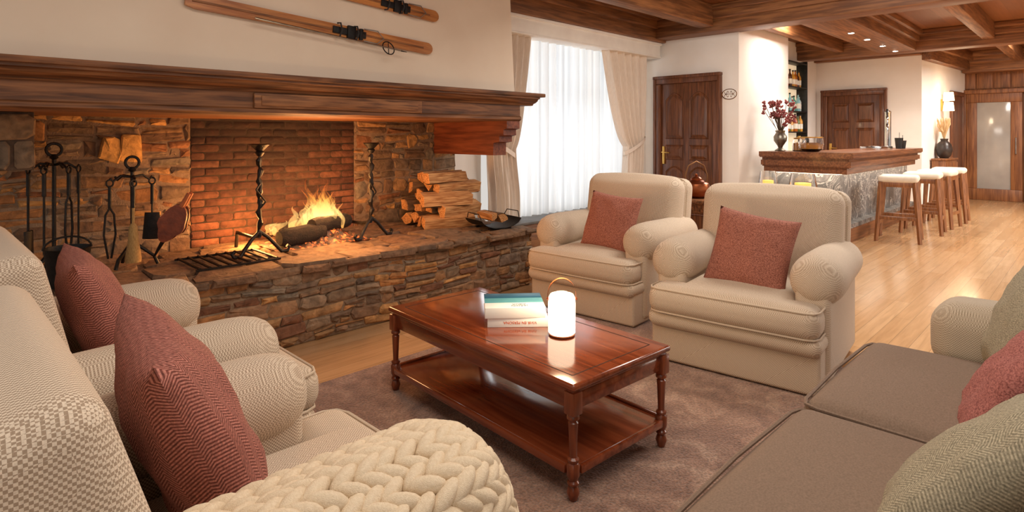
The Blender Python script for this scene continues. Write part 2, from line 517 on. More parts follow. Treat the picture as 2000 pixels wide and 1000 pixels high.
Ms = T(11.75,2.109,0,-.0773)
bm = B(); box(bm,1.75,2.45,-.03,0,0,2.0,.004,M=Ms); d3 = build('door_3',bm,M_door); d3['kind']='structure'
bm = B(); box(bm,1.68,1.76,-.05,0,0,1.99,.01,M=Ms); box(bm,2.44,2.52,-.05,0,0,1.99,.01,M=Ms); box(bm,1.67,2.53,-.052,0,1.99,2.07,.01,M=Ms); build('door_frame',bm,M_door,d3)
M_fglass = plain('frosted_glass', S(150,143,136), S(182,174,164), 1.5, .12)
bm = B()
box(bm,14.46,14.515,1.70,1.868,.22,1.88,.01); box(bm,14.46,14.515,1.03,1.20,.22,1.88,.01); box(bm,14.459,14.515,1.03,1.868,1.88,2.05,.01); box(bm,14.459,14.515,1.03,1.868,0,.22,.01)
for y in (.96,1.92): box(bm,14.44,14.53,y-.05,y+.03,0,2.05,.01)
box(bm,14.437,14.53,.90,1.96,2.05,2.13,.01)
d4 = build('door_4',bm,M_farwood); d4['kind']='structure'
bm = B(); box(bm,14.485,14.5,1.19,1.71,.20,1.90,.002); build('glass_pane',bm,M_fglass,d4)
bm = B(); tube(bm,[(14.45,1.12,.9),(14.40,1.12,.9),(14.40,1.12,1.2),(14.45,1.12,1.2)],.01); build('door_handle',bm,M_steel,d4)

# ------------------------------------------------------------------ fireplace
def stones(bm, O, U, V, N, w, h, rh, sw, pal, dep, gap=.012, jit=.006, wav=.018, colf=None, stag=None, seed=0, split=.22):
    O,U,V,N = map(Vector,(O,U,V,N))
    lay = bm.loops.layers.float_color.get('Col') or bm.loops.layers.float_color.new('Col')
    def P(x,y,d):
        y2 = y+(nz.noise((x*1.4+seed,y*2.5,seed))*wav if 0 < y < h else 0)
        return O+U*x+V*y2+N*d
    def one(x0,x1,y0,y1):
        g = gap/2; x0+=g; x1-=g; y0+=g; y1-=g
        if x1-x0 < .012 or y1-y0 < .01: return
        c = min(x1-x0,y1-y0)*R.uniform(.1,.28) if jit else .004
        j = lambda: R.uniform(-jit,jit) if jit else 0
        pts = [(x0+c,y0),(x1-c,y0),(x1,y0+c),(x1,y1-c),(x1-c,y1),(x0+c,y1),(x0,y1-c),(x0,y0+c)]
        pts = [(a+j(),b+j()) for a,b in pts]
        d = R.uniform(*dep); ins = min(.008,.2*(y1-y0)); cx,cy=(x0+x1)/2,(y0+y1)/2
        r0 = [bm.verts.new(P(a,b,-.005)) for a,b in pts]
        r1 = [bm.verts.new(P(a,b,d*.75)) for a,b in pts]
        r2 = [bm.verts.new(P(a+(ins if a<cx else -ins),b+(ins if b<cy else -ins),d+j()*.6)) for a,b in pts]
        ce = bm.verts.new(P(cx,cy,d+R.uniform(0,1)*jit))
        fs = []
        n = 8
        for i in range(n):
            fs.append(bm.faces.new((r0[i],r0[(i+1)%n],r1[(i+1)%n],r1[i])))
            fs.append(bm.faces.new((r1[i],r1[(i+1)%n],r2[(i+1)%n],r2[i])))
            fs.append(bm.faces.new((r2[i],r2[(i+1)%n],ce)))
        b = R.choice(pal); k = R.uniform(.8,1.14)
        if colf: k *= colf(cx,cy)
        cc = (b[0]*k,b[1]*k,b[2]*k,1)
        for f in fs:
            for l in f.loops: l[lay] = cc
    y = 0; row = 0
    while y < h-.005:
        hh = R.uniform(*rh)
        if y+hh > h-rh[0]*.7: hh = h-y
        x = 0; first = True
        while x < w-.005:
            ww = R.uniform(*sw)
            if stag is not None and first: ww = sw[0]*(stag if row%2 else 1)
            if first and stag is None: ww *= R.uniform(.4,1)
            first = False
            x1 = x+ww
            if w-x1 < sw[0]*.4: x1 = w
            q = R.random()
            if stag is None and hh > rh[0]*1.2 and q < split:
                m = y+hh*R.uniform(.38,.62)
                if q < split*.5: one(x,x1,y,m)
                else:
                    xm=x+(x1-x)*R.uniform(.4,.6); one(x,xm,y,m); one(xm,x1,y,m)
                one(x,x1,m,y+hh)
            else: one(x,x1,y,y+hh)
            x = x1
        y += hh; row += 1

pal_h = [S(148,112,80),S(130,100,74),S(164,124,82),S(118,94,74),S(142,118,94),S(182,134,82),S(112,92,76),S(154,114,76),S(170,118,70),S(136,104,78),S(132,116,98),S(122,82,58)]
pal_w = [S(140,108,76),S(118,96,74),S(160,122,80),S(106,88,70),S(178,136,82),S(128,108,88),S(148,106,66),S(164,124,76),S(112,86,64),S(132,90,60),S(124,112,96)]
pal_t = [S(126,98,74),S(110,86,66),S(136,108,82),S(120,90,66)]
pal_b = [S(120,74,50),S(108,64,44),S(128,82,58),S(102,60,42)]
FX0, FX1 = .1, 3.62
fp = thing('fireplace','huge rubble stone fireplace with raised hearth and long carved wood mantel','fireplace',(1.86,3.9,0))
def fpb(name, bm, m, **k):
    for v in bm.verts: v.co -= Vector((1.86,3.9,0))
    return build(name, bm, m, fp, **k)
bm = B(); box(bm,FX0+.02,FX1-.02,3.386,4.5,0,.455,.01); box(bm,FX0,FX1+.03,4.431,4.5,.4,1.45,.005); fpb('masonry_core',bm,M_mortar)
bm = B()
stones(bm,(FX0,3.40,0),(1,0,0),(0,0,1),(0,-1,0),FX1-FX0,.44,(.042,.088),(.08,.28),pal_h,(.018,.034),gap=.009,jit=.009,wav=.04,seed=3,split=.4)
stones(bm,(FX1-.03,3.40,0),(0,1,0),(0,0,1),(1,0,0),1.04,.44,(.042,.088),(.08,.28),pal_h,(.018,.034),gap=.009,jit=.009,wav=.04,seed=4,split=.4)
fpb('hearth_front',bm,M_stone,ang=30)
bm = B()
stones(bm,(FX0,3.345,.45),(1,0,0),(0,1,0),(0,0,1),FX1-FX0+.03,1.1,(.16,.34),(.2,.5),pal_t,(.020,.034),gap=.012,jit=.02,wav=.08,seed=8,split=0)
stones(bm,(FX0,3.36,.425),(1,0,0),(0,0,1),(0,-1,0),FX1-FX0+.02,.052,(.052,.052),(.14,.42),pal_t,(.0,.04),gap=.01,jit=.009,wav=0,seed=5)
fpb('hearth_slab',bm,M_stone,ang=30)
for a,w_,sd in ((FX0,1.2,11),(2.555,FX1+.03-2.555,14)):
    bm = B()
    stones(bm,(a,4.45,.47),(1,0,0),(0,0,1),(0,-1,0),w_,.95,(.055,.14),(.07,.28),pal_w,(.020,.032),gap=.010,jit=.011,wav=.06,seed=sd,split=.5)
    if sd == 11:
        stones(bm,(.77,4.43,1.08),(1,0,0),(0,0,1),(0,-1,0),.25,.17,(.17,.17),(.25,.25),[S(206,158,90)],(.034,.036),gap=.01,jit=.018,wav=0,seed=1,split=0)
    fpb('stone_surround',bm,M_stone,ang=30)
soot = lambda x,y: max(.09,min(1,.34+.62*(abs(x-.60)/.62)**1.6)*max(.26,1.2-1.1*y))
bm = B(); box(bm,1.298,2.555,4.43,4.46,.47,1.42,.003); fpb('firebox_backing',bm,M_mortdark)
bm = B(); stones(bm,(1.298,4.44,.47),(1,0,0),(0,0,1),(0,-1,0),1.257,.95,(.055,.055),(.19,.19),pal_b,(.013,.022),gap=.008,jit=.002,wav=0.010,colf=soot,stag=.5,seed=2)
fpb('brick_firebox',bm,M_brick,ang=30)
# mantel
def prof(bm, poly, x0, x1): prism(bm, poly, lambda p,d: Vector((d,p[0],p[1])), x0, x1)
bm = B()
prof(bm,[(4.5,1.366),(3.45,1.366),(3.43,1.38),(3.43,1.40),(3.445,1.41),(3.445,1.50),(3.43,1.51),(4.5,1.51)],.06,3.54)
fpb('mantel_beam',bm,M_mantel,ang=25)
bm = B()
prof(bm,[(4.0,1.50),(3.43,1.50),(3.42,1.515),(3.40,1.52),(3.375,1.535),(3.365,1.55),(3.345,1.555),(3.345,1.57),(4.0,1.57)],.03,3.68)
box(bm,.0,3.73,3.325,4.0,1.569,1.60,.01)
fpb('mantel_shelf',bm,M_mantel,ang=25)
bm = B()
box(bm,1.34,2.52,3.425,3.46,1.405,1.495,.012); box(bm,1.38,2.48,3.418,3.44,1.42,1.48,.012)
fpb('mantel_inset',bm,M_inset)
bm = B()
stones(bm,(.20,3.80,1.08),(1,0,0),(0,0,1),(0,-1,0),.2,.28,(.14,.14),(.2,.2),pal_w[:4],(.02,.03),gap=.008,jit=.006,wav=0,seed=21,split=0)
stones(bm,(.215,4.45,1.08),(0,-1,0),(0,0,1),(-1,0,0),.65,.28,(.14,.14),(.2,.3),pal_w[:4],(.015,.025),gap=.008,jit=.006,wav=0,seed=22,split=0)
stones(bm,(.385,3.80,1.08),(0,1,0),(0,0,1),(1,0,0),.65,.28,(.14,.14),(.2,.3),pal_w[:4],(.015,.025),gap=.008,jit=.006,wav=0,seed=23,split=0)
n0=len(bm.faces); box(bm,.205,.395,3.79,4.45,1.075,1.365,.004)
lay=bm.loops.layers.float_color['Col']; bm.faces.ensure_lookup_table()
for f in bm.faces[n0:]:
    for l in f.loops: l[lay]=S(86,66,50)
fpb('corbel',bm,M_stone,ang=30)
bm = B()
prof(bm,[(4.45,1.37),(3.45,1.37),(3.45,1.305),(3.49,1.295),(3.49,1.25),(3.54,1.24),(3.54,1.195),(3.61,1.185),(3.615,1.08),(4.45,1.08)],3.39,3.54)
fpb('corbel',bm,M_corbel,ang=20)
bm = B()
prism(bm,[(3.5,1.6),(3.58,2.85),(4.5,2.85),(4.5,1.6)],lambda p,d: Vector((d,p[0],p[1])),-.2,3.53)
fpb('chimney_hood',bm,M_hood)

# skis
def hoodY(z): return 3.5+.08*(z-1.6)/1.25
def ski(label, x0, z0, x1, z1, bx):
    L = math.hypot(x1-x0, z1-z0); a = math.atan2(z1-z0, x1-x0)
    t = thing('ski', label, 'ski', (x0, hoodY(z0)-.006, z0), 0, 'old wooden skis on the chimney')
    t.rotation_euler = (0,-a,0)
    bm = B()
    def f(u):
        x = L*u; w = .043*(1-.1*math.sin(pi*u))
        if u > .97: w *= math.sqrt(max(0,1-((u-.97)/.03)**2))
        if u < .02: w *= .7+.3*u/.02
        return x, w
    us = [i/30*.97 for i in range(31)]+[.97+.03*math.sin(pi/2*k/6) for k in range(1,7)]
    pr = [f(min(u,.9997)) for u in us]
    poly = [(x,w) for x,w in pr]+[(x,-w) for x,w in reversed(pr)]
    prism(bm, poly, lambda p,d: Vector((p[0],d,p[1])), -.012,-.03)
    build('ski_board',bm,M_ski,t)
    bm = B(); box(bm,L*.02,L*.95,-.034,-.03,-.006,.006,.001); build('center_groove',bm,M_inset,t)
    bm = B()
    box(bm,bx-.12,bx+.12,-.042,-.03,-.022,.022,.006); box(bm,bx-.02,bx+.04,-.050,-.03,-.043,.043,.008); box(bm,bx+.07,bx+.095,-.048,-.03,-.038,.038,.006)
    build('binding_plate',bm,M_ironb,t)
    for dx in (-.09,.03):
        bm = B()
        tube(bm,[(bx+dx,-.035,-.044),(bx+dx+.01,-.058,-.044),(bx+dx+.02,-.066,0),(bx+dx+.01,-.058,.044),(bx+dx,-.035,.044)],.006,6)
        build('binding_strap',bm,M_dkleather,t)
    bm = B()
    tube(bm,[(bx+.1,-.045,.040),(bx+.2,-.05,.043),(bx+.25,-.05,0),(bx+.2,-.05,-.043),(bx+.1,-.045,-.040)],.004,6)
    build('binding_cable',bm,M_steel,t)
    return t
ski('lower old wooden ski with leather binding on the chimney hood',1.0,1.985,2.66,1.882,.98)
ski('upper old wooden ski, cut by top edge of photo, above the other ski',1.07,2.235,2.73,2.132,1.28)
t = thing('ski_pole','thin metal ski pole with round basket along the lower ski','ski pole',(1.35,hoodY(1.9)-.03,1.925))
t.rotation_euler = (0,math.atan2(.085,.95),0)
bm = B(); tube(bm,[(0,-.05,0),(1.0,-.05,0)],[.006,.005],8); build('shaft',bm,M_steel,t)
bm = B()
ring = [(.9+.045*math.cos(a),-.05+.02*math.sin(a),.045*math.sin(a)) for a in [2*pi*k/20 for k in range(21)]]
tube(bm,ring,.004,6); tube(bm,[(.855,-.05,0),(.945,-.05,0)],.003,6); tube(bm,[(.9,-.06,-.045),(.9,-.04,.045)],.003,6)
build('basket',bm,M_ironb,t)
bm = B(); tube(bm,[(1.0,-.05,0),(1.05,-.05,0)],[.005,.002],6); build('tip',bm,M_ironb,t)

# andirons
HZ = .484
def andiron():
    t = thing('andiron','left wrought iron andiron with scrolled feet before the firebox','andiron',(1.52,3.80,HZ),rad(0),'pair of andirons')
    bm = B()
    pts = [(0.006*math.cos(i*1.3),.006*math.sin(i*1.3),.12+i*.022) for i in range(24)]
    tube(bm,pts,[.015+.006*math.sin(i*2.1) for i in range(24)],8); build('post',bm,M_iron,t)
    bm = B(); lathe(bm,[(.012,.63),(.02,.64),(.03,.655),(.02,.665),(.055,.70),(.06,.705),(.055,.71),(.0,.70)],14); build('cup',bm,M_iron,t)
    for s in (-1,1):
        bm = B()
        tube(bm,[(0,0,.15),(s*.05,-.01,.11),(s*.1,-.02,.05),(s*.13,-.03,.012),(s*.17,-.03,.012),(s*.18,-.03,.035),(s*.165,-.03,.045)],.012,8); build('leg',bm,M_iron,t)
    bm = B(); tube(bm,[(0,0,.12),(0,.1,.1),(0,.38,.1),(0,.4,.0)],.012,8); build('rear_bar',bm,M_iron,t)
    bm = B()
    tube(bm,[(0,-.014,.30),(.03,-.02,.34),(.0,-.022,.38),(-.03,-.02,.42),(0,-.014,.46)],.006,6); build('scroll',bm,M_iron,t)
    return t
an = andiron(); copy_thing(an,(2.37,3.86,HZ),rad(10),'right wrought iron andiron beside the log stack')
t = thing('fire_grate','flat iron grate bars set on hearth left of fire','grate',(1.32,3.78,HZ))
for i in range(9):
    bm = B(); tube(bm,[(-.22+.055*i,-.2,.012),(-.22+.055*i,.2,.012)],.008,6); build('bar',bm,M_iron,t)
for q in (-.2,.2):
    bm = B(); tube(bm,[(-.24,q,.006),(.24,q,.006)],.007,6); build('rail',bm,M_iron,t)
bm = B()
surf(bm,40,30,lambda u,v: Vector(((u-.5)*.7,(v-.5)*.42,max(0,.06*(1-(2*u-1)**2)*(1-(2*v-1)**2)*(1+1.6*nz.noise((u*14,v*11,2)))))))
o = build('embers',bm,M_ember,loc=(2.0,4.02,HZ)); tag(o,'bed of glowing embers and ash under burning logs','embers',None,'stuff')
def firelog(label, p0, p1, r):
    p0=Vector(p0);p1=Vector(p1); d=p1-p0
    bm = B(); n=8
    tube(bm,[d*(i/n) for i in range(n+1)],[r*(1+.12*nz.noise((i*.9,r*50,p0.x*9)))*(.8 if i in (0,n) else 1) for i in range(n+1)],10)
    o = build('burning_log',bm,M_char,loc=p0); return tag(o,label,'log','burning logs')
firelog('charred log lying across the embers, front left of flames',(1.68,3.88,HZ+.075),(2.02,3.92,HZ+.085),.062)
firelog('charred log behind the flames against the bricks',(1.85,4.25,HZ+.07),(2.30,4.2,HZ+.08),.05)
firelog('charred log resting on top of the other burning logs',(1.93,3.92,HZ+.13),(2.29,4.06,HZ+.12),.055)
fl = thing('fire','bright orange flames rising from the burning logs','fire',(2.05,4.06,HZ+.08))
for i in range(60):
    a = R.gauss(0.02,.07) if i < 44 else R.uniform(-.36,.14); b = R.uniform(-.1,.09); h = R.uniform(.16,.38)*max(.34,1-abs(a)*3.2); w = R.uniform(.013,.038)
    ph = R.uniform(0,6)
    bm = B(); n=16; lean=R.uniform(-.06,.05)-a*.25
    pts=[(lean*(i2/n)**2+.024*(i2/n)*math.sin(ph+i2*.5), .018*(i2/n)*math.cos(ph+i2*.6), h*i2/n) for i2 in range(n+1)]
    tube(bm,pts,[max(.0008,w*(math.sin(pi*min(1,(.10+.90*i2/n)))**.8)*(1-.6*i2/n)) for i2 in range(n+1)],8)
    build('flame',bm,M_flame,fl,loc=(a,b,0))

# fire tool stands
def stand(label, loc, h, hooks):
    t = thing('fire_tool_stand',label,'tool stand',loc)
    bm = B(); tube(bm,[(0,0,.1),(0,0,h-.1)],.010,8); lathe(bm,[(.01,h-.11),(.022,h-.1),(.012,h-.08)],10); build('post',bm,M_iron,t)
    for k in range(3):
        a = rad(100+120*k); bm = B()
        tube(bm,[(0,0,.14),(.05*math.cos(a),.05*math.sin(a),.1),(.11*math.cos(a),.11*math.sin(a),.05),(.13*math.cos(a),.13*math.sin(a),.0)],.010,8); build('leg',bm,M_iron,t)
    bm = B(); tube(bm,[(0.035*math.sin(a),0,h-.055-.035*math.cos(a)) for a in [2*pi*k/16 for k in range(17)]],.008,6); build('ring_handle',bm,M_iron,t)
    for (a) in hooks:
        ca,sa=math.cos(a),math.sin(a); bm = B()
        tube(bm,[(0,0,h-.14),(.06*ca,.06*sa,h-.13),(.1*ca,.1*sa,h-.16),(.115*ca,.115*sa,h-.14)],.007,6); build('hook',bm,M_iron,t)
    return t
def tool(kind, label, loc, ln, rz=0):
    t = thing(kind,label,kind.replace('fire_','').replace('_',' '),loc,rz,'fireplace tools')
    bm = B()
    lp=[(.018*math.sin(a),0,-.02-.02*math.cos(a)) for a in [2*pi*k/12 for k in range(13)]]
    tube(bm,lp,.005,6); tube(bm,[(0,0,-.04),(0,0,-.16)],.010,8); build('handle',bm,M_iron,t)
    if kind == 'fire_poker':
        bm = B(); tube(bm,[(0,0,-.16),(0,0,-ln),(.02,0,-ln-.02),(.035,0,-ln+.005)],.006,6); build('shaft',bm,M_iron,t)
    if kind == 'fire_tongs':
        for s in (-1,1):
            bm = B(); tube(bm,[(0,0,-.16),(s*.022,0,-.2),(s*.03,0,-ln*.7),(s*.008,0,-ln)],.006,6); build('arm',bm,M_iron,t)
    if kind == 'fire_shovel':
        bm = B(); tube(bm,[(0,0,-.16),(0,0,-ln+.14)],.006,6); build('shaft',bm,M_iron,t)
        bm = B(); surf(bm,8,8,lambda u,v: Vector(((u-.5)*.11*(.75+.25*v),-.02*(1-(2*u-1)**2),-ln+.15-.16*v)))
        box(bm,-.04,.04,-.004,.004,-ln+.13,-ln+.15,.002); build('pan',bm,M_ironb,t)
    if kind == 'fire_brush':
        bm = B(); tube(bm,[(0,0,-.16),(0,0,-ln+.2)],.008,8); build('shaft',bm,M_straw,t)
        bm = B(); lathe(bm,[(.012,-ln+.22),(.022,-ln+.2),(.026,-ln+.13),(.042,-ln+.02),(.04,-ln),(.0,-ln+.01)],16); build('bristles',bm,M_straw,t)
    return t
stand('taller iron fire tool stand with ring top, far left on hearth',(.515,4.12,HZ),.74,[0,1.05,2.1,3.14,4.2,5.2])
for i,(k,l,a,ln) in enumerate([('fire_poker','fire poker on right hook of taller stand',0,.5),('fire_tongs','fire tongs hanging on taller stand toward the room',5.2,.5),('fire_shovel','fire shovel hanging on left hook of taller stand',3.14,.5),('fire_poker','fire poker hanging at front left of taller stand',4.2,.47)]):
    tool(k,l,(.515+.112*math.cos(a),4.12+.112*math.sin(a),HZ+.745-.15),ln,R.uniform(-.4,.4)+.8)
stand('shorter iron fire tool stand holding brush and bellows',(.87,4.03,HZ),.66,[.3,2.2,3.3,4.6])
tool('fire_brush','straw hearth brush with pale bristles on shorter stand',(.87-.02,4.03-.115,HZ+.51),.47,.3)
tool('fire_shovel','dark round fire pan hanging on right of shorter stand',(.87+.11,4.03+.03,HZ+.51),.36,-.6)
tool('fire_tongs','slender tongs hanging on left of shorter stand',(.87-.115,4.03-.02,HZ+.51),.45,.2)
t = thing('bellows','brown leather bellows with pointed nozzle leaning on tool stand','bellows',(1.0,3.93,HZ+.13))
t.rotation_euler=(0,rad(28),-.6)
def bell(y0,y1,k):
    bm=B(); pts=[]
    for i in range(24):
        a=2*pi*i/24; r=.075*k
        z=.13+.12*math.cos(a)*k; x=r*math.sin(a)*(1 if math.cos(a)<0.2 else .9)
        if math.cos(a)<-.3: x*=.75
        pts.append((x,z))
    prism(bm,pts,lambda p,d: Vector((p[0],d,p[1])),y0,y1); return bm
build('front_board',bell(-.03,-.018,1),M_leather,t); build('back_board',bell(.018,.03,1),M_leather,t); build('leather_body',bell(-.018,.018,.93),M_dkleather,t)
for q in (-.024,.024):
    bm=B(); tube(bm,[(0,q,.24),(0,q,.33)],[.016,.012],8); build('handle',bm,M_strap,t)
bm=B(); tube(bm,[(0,0,.03),(0,0,-.09)],[.014,.006],8); build('nozzle',bm,M_iron,t)
t = thing('ash_bucket','black metal ash bucket at left end of hearth','bucket',(.52,3.72,HZ))
bm=B(); lathe(bm,[(.075,0),(.1,.19),(.105,.195),(.098,.195),(.07,.01)],20); build('body',bm,M_ironb,t)
bm=B(); tube(bm,[(.1*math.cos(a),0.0,.19+.06*math.sin(a)) for a in [pi*k/12 for k in range(13)]],.005,6); build('handle',bm,M_iron,t)

# firewood
def logmesh(L, r, spread, seed):
    rr = random.Random(seed)
    bm = B(); n=6; arc=7
    rings=[]
    for i in range(n+1):
        x=-L/2+L*i/n; ring=[]
        pts=[(0,-.45*r)]+[(r*math.sin(-spread+2*spread*k/arc),-.35*r+r*1.1*math.cos(-spread+2*spread*k/arc)) for k in range(arc+1)]
        for k,(a,b) in enumerate(pts):
            q=1+.1*nz.noise((x*7,k*1.7,seed)); ring.append(bm.verts.new((x+ (rr.uniform(-.008,.008) if i in (0,n) else 0),a*q,b*q)))
        rings.append(ring)
    m=len(rings[0])
    for i in range(n):
        for k in range(m): bm.faces.new((rings[i][k],rings[i][(k+1)%m],rings[i+1][(k+1)%m],rings[i+1][k]))
    bm.faces.new(rings[0]); bm.faces.new(rings[-1])
    bk = B()
    surf(bk,6,arc,lambda u,v: Vector((-L/2+.004+(L-.008)*u, (r+.006)*math.sin(-spread+2*spread*v)*(1+.08*nz.noise((u*9,v*5,seed))), -.35*r+(r*1.1+.006)*math.cos(-spread+2*spread*v))))
    return bm,bk
def firewood(loc, rz, roll, L, r, sp, seed, label, group):
    t = thing('firewood_log',label,'log',loc,rz,group); 
    bm,bk = logmesh(L,r,sp,seed); MM=Matrix.Rotation(roll,4,'X')
    build('split_wood',bm,M_log,t,matrix=MM); build('bark',bk,M_bark,t,matrix=MM)
    return t
k=0
rows=[(4,-.09,.0),(4,-.07,.02),(4,-.06,.0),(3,-.01,.05),(2,.04,.06)]
for ri,(n,off,dx) in enumerate(rows):
    for j in range(n):
        k+=1
        # the outermost (front) logs turn their pale split face to the room
        roll = R.uniform(-2.5,-1.9) if j == 0 else R.uniform(-1.0,1.0)+(pi if (j+ri)%2 else 0)
        firewood((3.16+R.uniform(-.08,.06)+dx+.02*j,3.90+off+j*.138+R.uniform(-.008,.008),HZ+.064+ri*.09),R.uniform(-.38,.16),roll,R.uniform(.40,.50),R.uniform(.072,.084),R.uniform(.8,1.15),k,'split firewood log stacked on right of hearth','stacked firewood logs')
t = thing('log_carrier','black curved metal log carrier with hoop handle in front of firewood','log carrier',(3.36,3.58,HZ),rad(-10))
bm=B()
def cr(u,v):
    a=pi*(1.08+.84*u); return Vector((.19*math.cos(a)*1.05,(v-.5)*.26,.105+.10*math.sin(a)))
surf(bm,20,6,cr)
surf(bm,20,6,lambda u,v: cr(u,v)+Vector((0,0,-.005))); build('cradle',bm,M_ironb,t)
for s in (-1,1):
    bm=B(); tube(bm,[(s*.185,-.11,.085),(s*.195,-.08,.13),(s*.195,.08,.13),(s*.185,.11,.085)],.004,6); build('handle',bm,M_iron,t)
    bm=B(); tube(bm,[(-.1,s*.11,.0),(.1,s*.11,.0)],.008,6); build('foot_rail',bm,M_iron,t)
firewood((3.36,3.58,HZ+.08),rad(82),.4,.27,.06,1.0,51,'split log lying low inside black log carrier','logs in carrier')
firewood((3.275,3.58,HZ+.115),rad(78),2.2,.25,.046,.9,53,'split log against left side of black log carrier','logs in carrier')

# ------------------------------------------------------------------ window wall things
t = thing('window_bench','low wood panelled bench with dark slate top under window','bench',(5.4,4.32,0))
bm=B(); box(bm,-1.72,1.74,-.14,.175,0,.33)
for i in range(6): box(bm,-1.68+i*.57,-1.16+i*.57,-.155,-.13,.05,.29,.01)
build('panel',bm,M_beam['x'],t)
bm=B(); box(bm,-1.74,1.745,-.18,.175,.33,.36,.006); build('top_slab',bm,M_slate,t)
bm=B(); box(bm,3.86,7.1,4.24,4.495,2.3,2.497,.01); box(bm,3.84,7.12,4.225,4.494,2.465,2.499,.008); box(bm,3.85,7.11,4.232,4.493,2.298,2.32,.006)
tag(build('pelmet',bm,M_white),'white boxed pelmet above the window curtains','pelmet')
def ss(a): a=max(0,min(1,a)); return a*a*(3-2*a)
def drape(label, x0,x1,xt0,xt1,xb0,xb1,Y,ph):
    t = thing('curtain',label,'curtain',(0,0,0),0,'window drapes')
    zt,zb,zm=2.33,.37,1.12
    def f(u,v):
        z=zb+(zt-zb)*v
        if z>zm: s=((z-zm)/(zt-zm)); s=s**.62; l=xt0+(x0-xt0)*s; r=xt1+(x1-xt1)*s
        else: s=ss((zm-z)/(zm-zb)*1.3); l=xt0+(xb0-xt0)*s; r=xt1+(xb1-xt1)*s
        return Vector((l+(r-l)*u, Y+.038*math.sin(2*pi*6*u+ph+.25*math.sin(z*3))+.012*math.sin(2*pi*13*u+z*2),z))
    bm=B(); surf(bm,90,40,f); build('drape',bm,M_curt,t)
    bm=B()
    xc=(xt0+xt1)/2; w=(xt1-xt0)/2+.03
    surf(bm,24,3,lambda u,v: Vector((xc+w*math.cos(2*pi*u),Y+.06*math.sin(2*pi*u),zm-.03+.05*v+.10*math.cos(2*pi*u)*(1 if ph>1 else -1))))
    build('tieback',bm,M_curt,t)
    return t
drape('beige drape tied back on left of window beside chimney',3.98,4.62,3.98,4.36,4.02,4.42,4.33,0)
drape('beige drape tied back on right of window near door',5.90,6.92,6.40,6.82,6.36,6.78,4.33,2)
for i,(a,b) in enumerate(((4.15,5.45),(5.46,6.78))):
    bm=B(); surf(bm,180,4,lambda u,v: Vector((a+(b-a)*u,4.44+.03*math.sin(2*pi*(9+i)*u+.7*math.sin(9*u))+.012*math.sin(2*pi*23*u+i)+.01*i,.365+1.96*v)))
    tag(build('sheer_curtain',bm,M_sheer),('left' if i==0 else 'right')+' panel of white sheer curtain glowing with daylight','sheer curtain','sheers')

# door sign
t=thing('door_sign','small oval plaque with scroll ornament on wall right of door','sign',(7.15,3.288,1.764))
bm=B(); prism(bm,[(.098*math.cos(a),.068*math.sin(a)) for a in [2*pi*k/28 for k in range(28)]],lambda p,d: Vector((d,p[0],p[1])),-.012,-.001); build('plate',bm,M_white,t)
bm=B(); tube(bm,[(-.013,.094*math.cos(a),.064*math.sin(a)) for a in [2*pi*k/28 for k in range(29)]],.005,6); build('rim',bm,M_kethandle,t)
bm=B()
for s in (-1,1):
    for q in (-1,1): tube(bm,[(-.013,s*(.01+.055*u),q*(.016+.022*math.sin(u*7))) for u in [i/10 for i in range(11)]],.003,5)
tube(bm,[(-.013,-.05,0),(-.013,.05,0)],.0035,5); build('ornament',bm,M_kethandle,t)

# ------------------------------------------------------------------ armchairs
def armchair(label, loc, rz, zs=1, bdx=.02, ar=1.0, lean=9):
    t=thing('armchair',label,'armchair',loc,rz,'houndstooth armchairs',(1,1,zs))
    bm=B(); softbox(bm,(.02,0,.14),(.44,.42,.112),.02,3); build('base',bm,M_check,t)
    bm=B(); softbox(bm,(.05,0,.262),(.455,.43,.048),.045,3,(.0,0,0)); build('front_rail',bm,M_check,t)
    bm=B(); softbox(bm,(.13,0,.365),(.39,.29,.082),.06,5,(.012,0,.034)); softbox(bm,(.425,0,.365),(.10,.425,.080),.066,4,(.01,0,.008))
    sc_=build('seat_cushion',bm,M_check,t)
    bm=B()
    for z in (.426,.304):
        tube(bm,[(.35,.418,z),(.46,.418,z),(.497,.40,z),(.512,.36,z),(.518,0,z),(.512,-.36,z),(.497,-.40,z),(.46,-.418,z),(.35,-.418,z)],.005,6)
    build('piping',bm,M_pipe,sc_)
    for s in (-1,1):
        bm=B()
        pts=[];rr=[]
        for x,r in ((-.40,.085),(-.39,.105),(-.36,.112),(-.2,.116),(0,.121),(.14,.127),(.22,.128),(.27,.125),(.31,.115),(.338,.098),(.356,.075),(.366,.045),(.37,.01)):
            pts.append((x,s*.368,.54-.02*max(0,x)+(1-ar)*.12)); rr.append(r*ar)
        tube(bm,pts,rr,28)
        softbox(bm,(-.02,s*.36,.30),(.37,.08*ar,.25),.035,2)
        build('arm',bm,M_check,t,ang=60)
    flat = lean > 12
    Mb=T(-.335+bdx,0,.60,0,rad(-lean))
    bm=B(); softbox(bm,(-.05,0,0),(.07,.415,.33),.055 if flat else .065,3,(0,0,.004 if flat else .016),M=Mb); build('back_frame',bm,M_check,t)
    bm=B(); softbox(bm,(.05,0,.02),(.09,.405 if flat else .40,.31),.05 if flat else .085,6,(.008 if flat else .035,0,.004 if flat else .022),M=Mb); bc=build('back_cushion',bm,M_check,t)
    bm=B(); pp=[]
    for k in range(33):
        a=2*pi*k/32; e=.22
        cx=math.copysign(abs(math.cos(a))**e,math.cos(a)); sx=math.copysign(abs(math.sin(a))**e,math.sin(a))
        pp.append(Mb@Vector((-.008,.405*cx,.01+.328*sx)))
    tube(bm,pp,.0045,6); build('piping',bm,M_check,bc)
    for x in (-.34,.38):
        for y in (-.36,.36):
            bm=B(); lathe(bm,[(.02,.0225),(.03,.055)],12,T(x,y,0)); build('foot',bm,M_mahod,t)
    return t
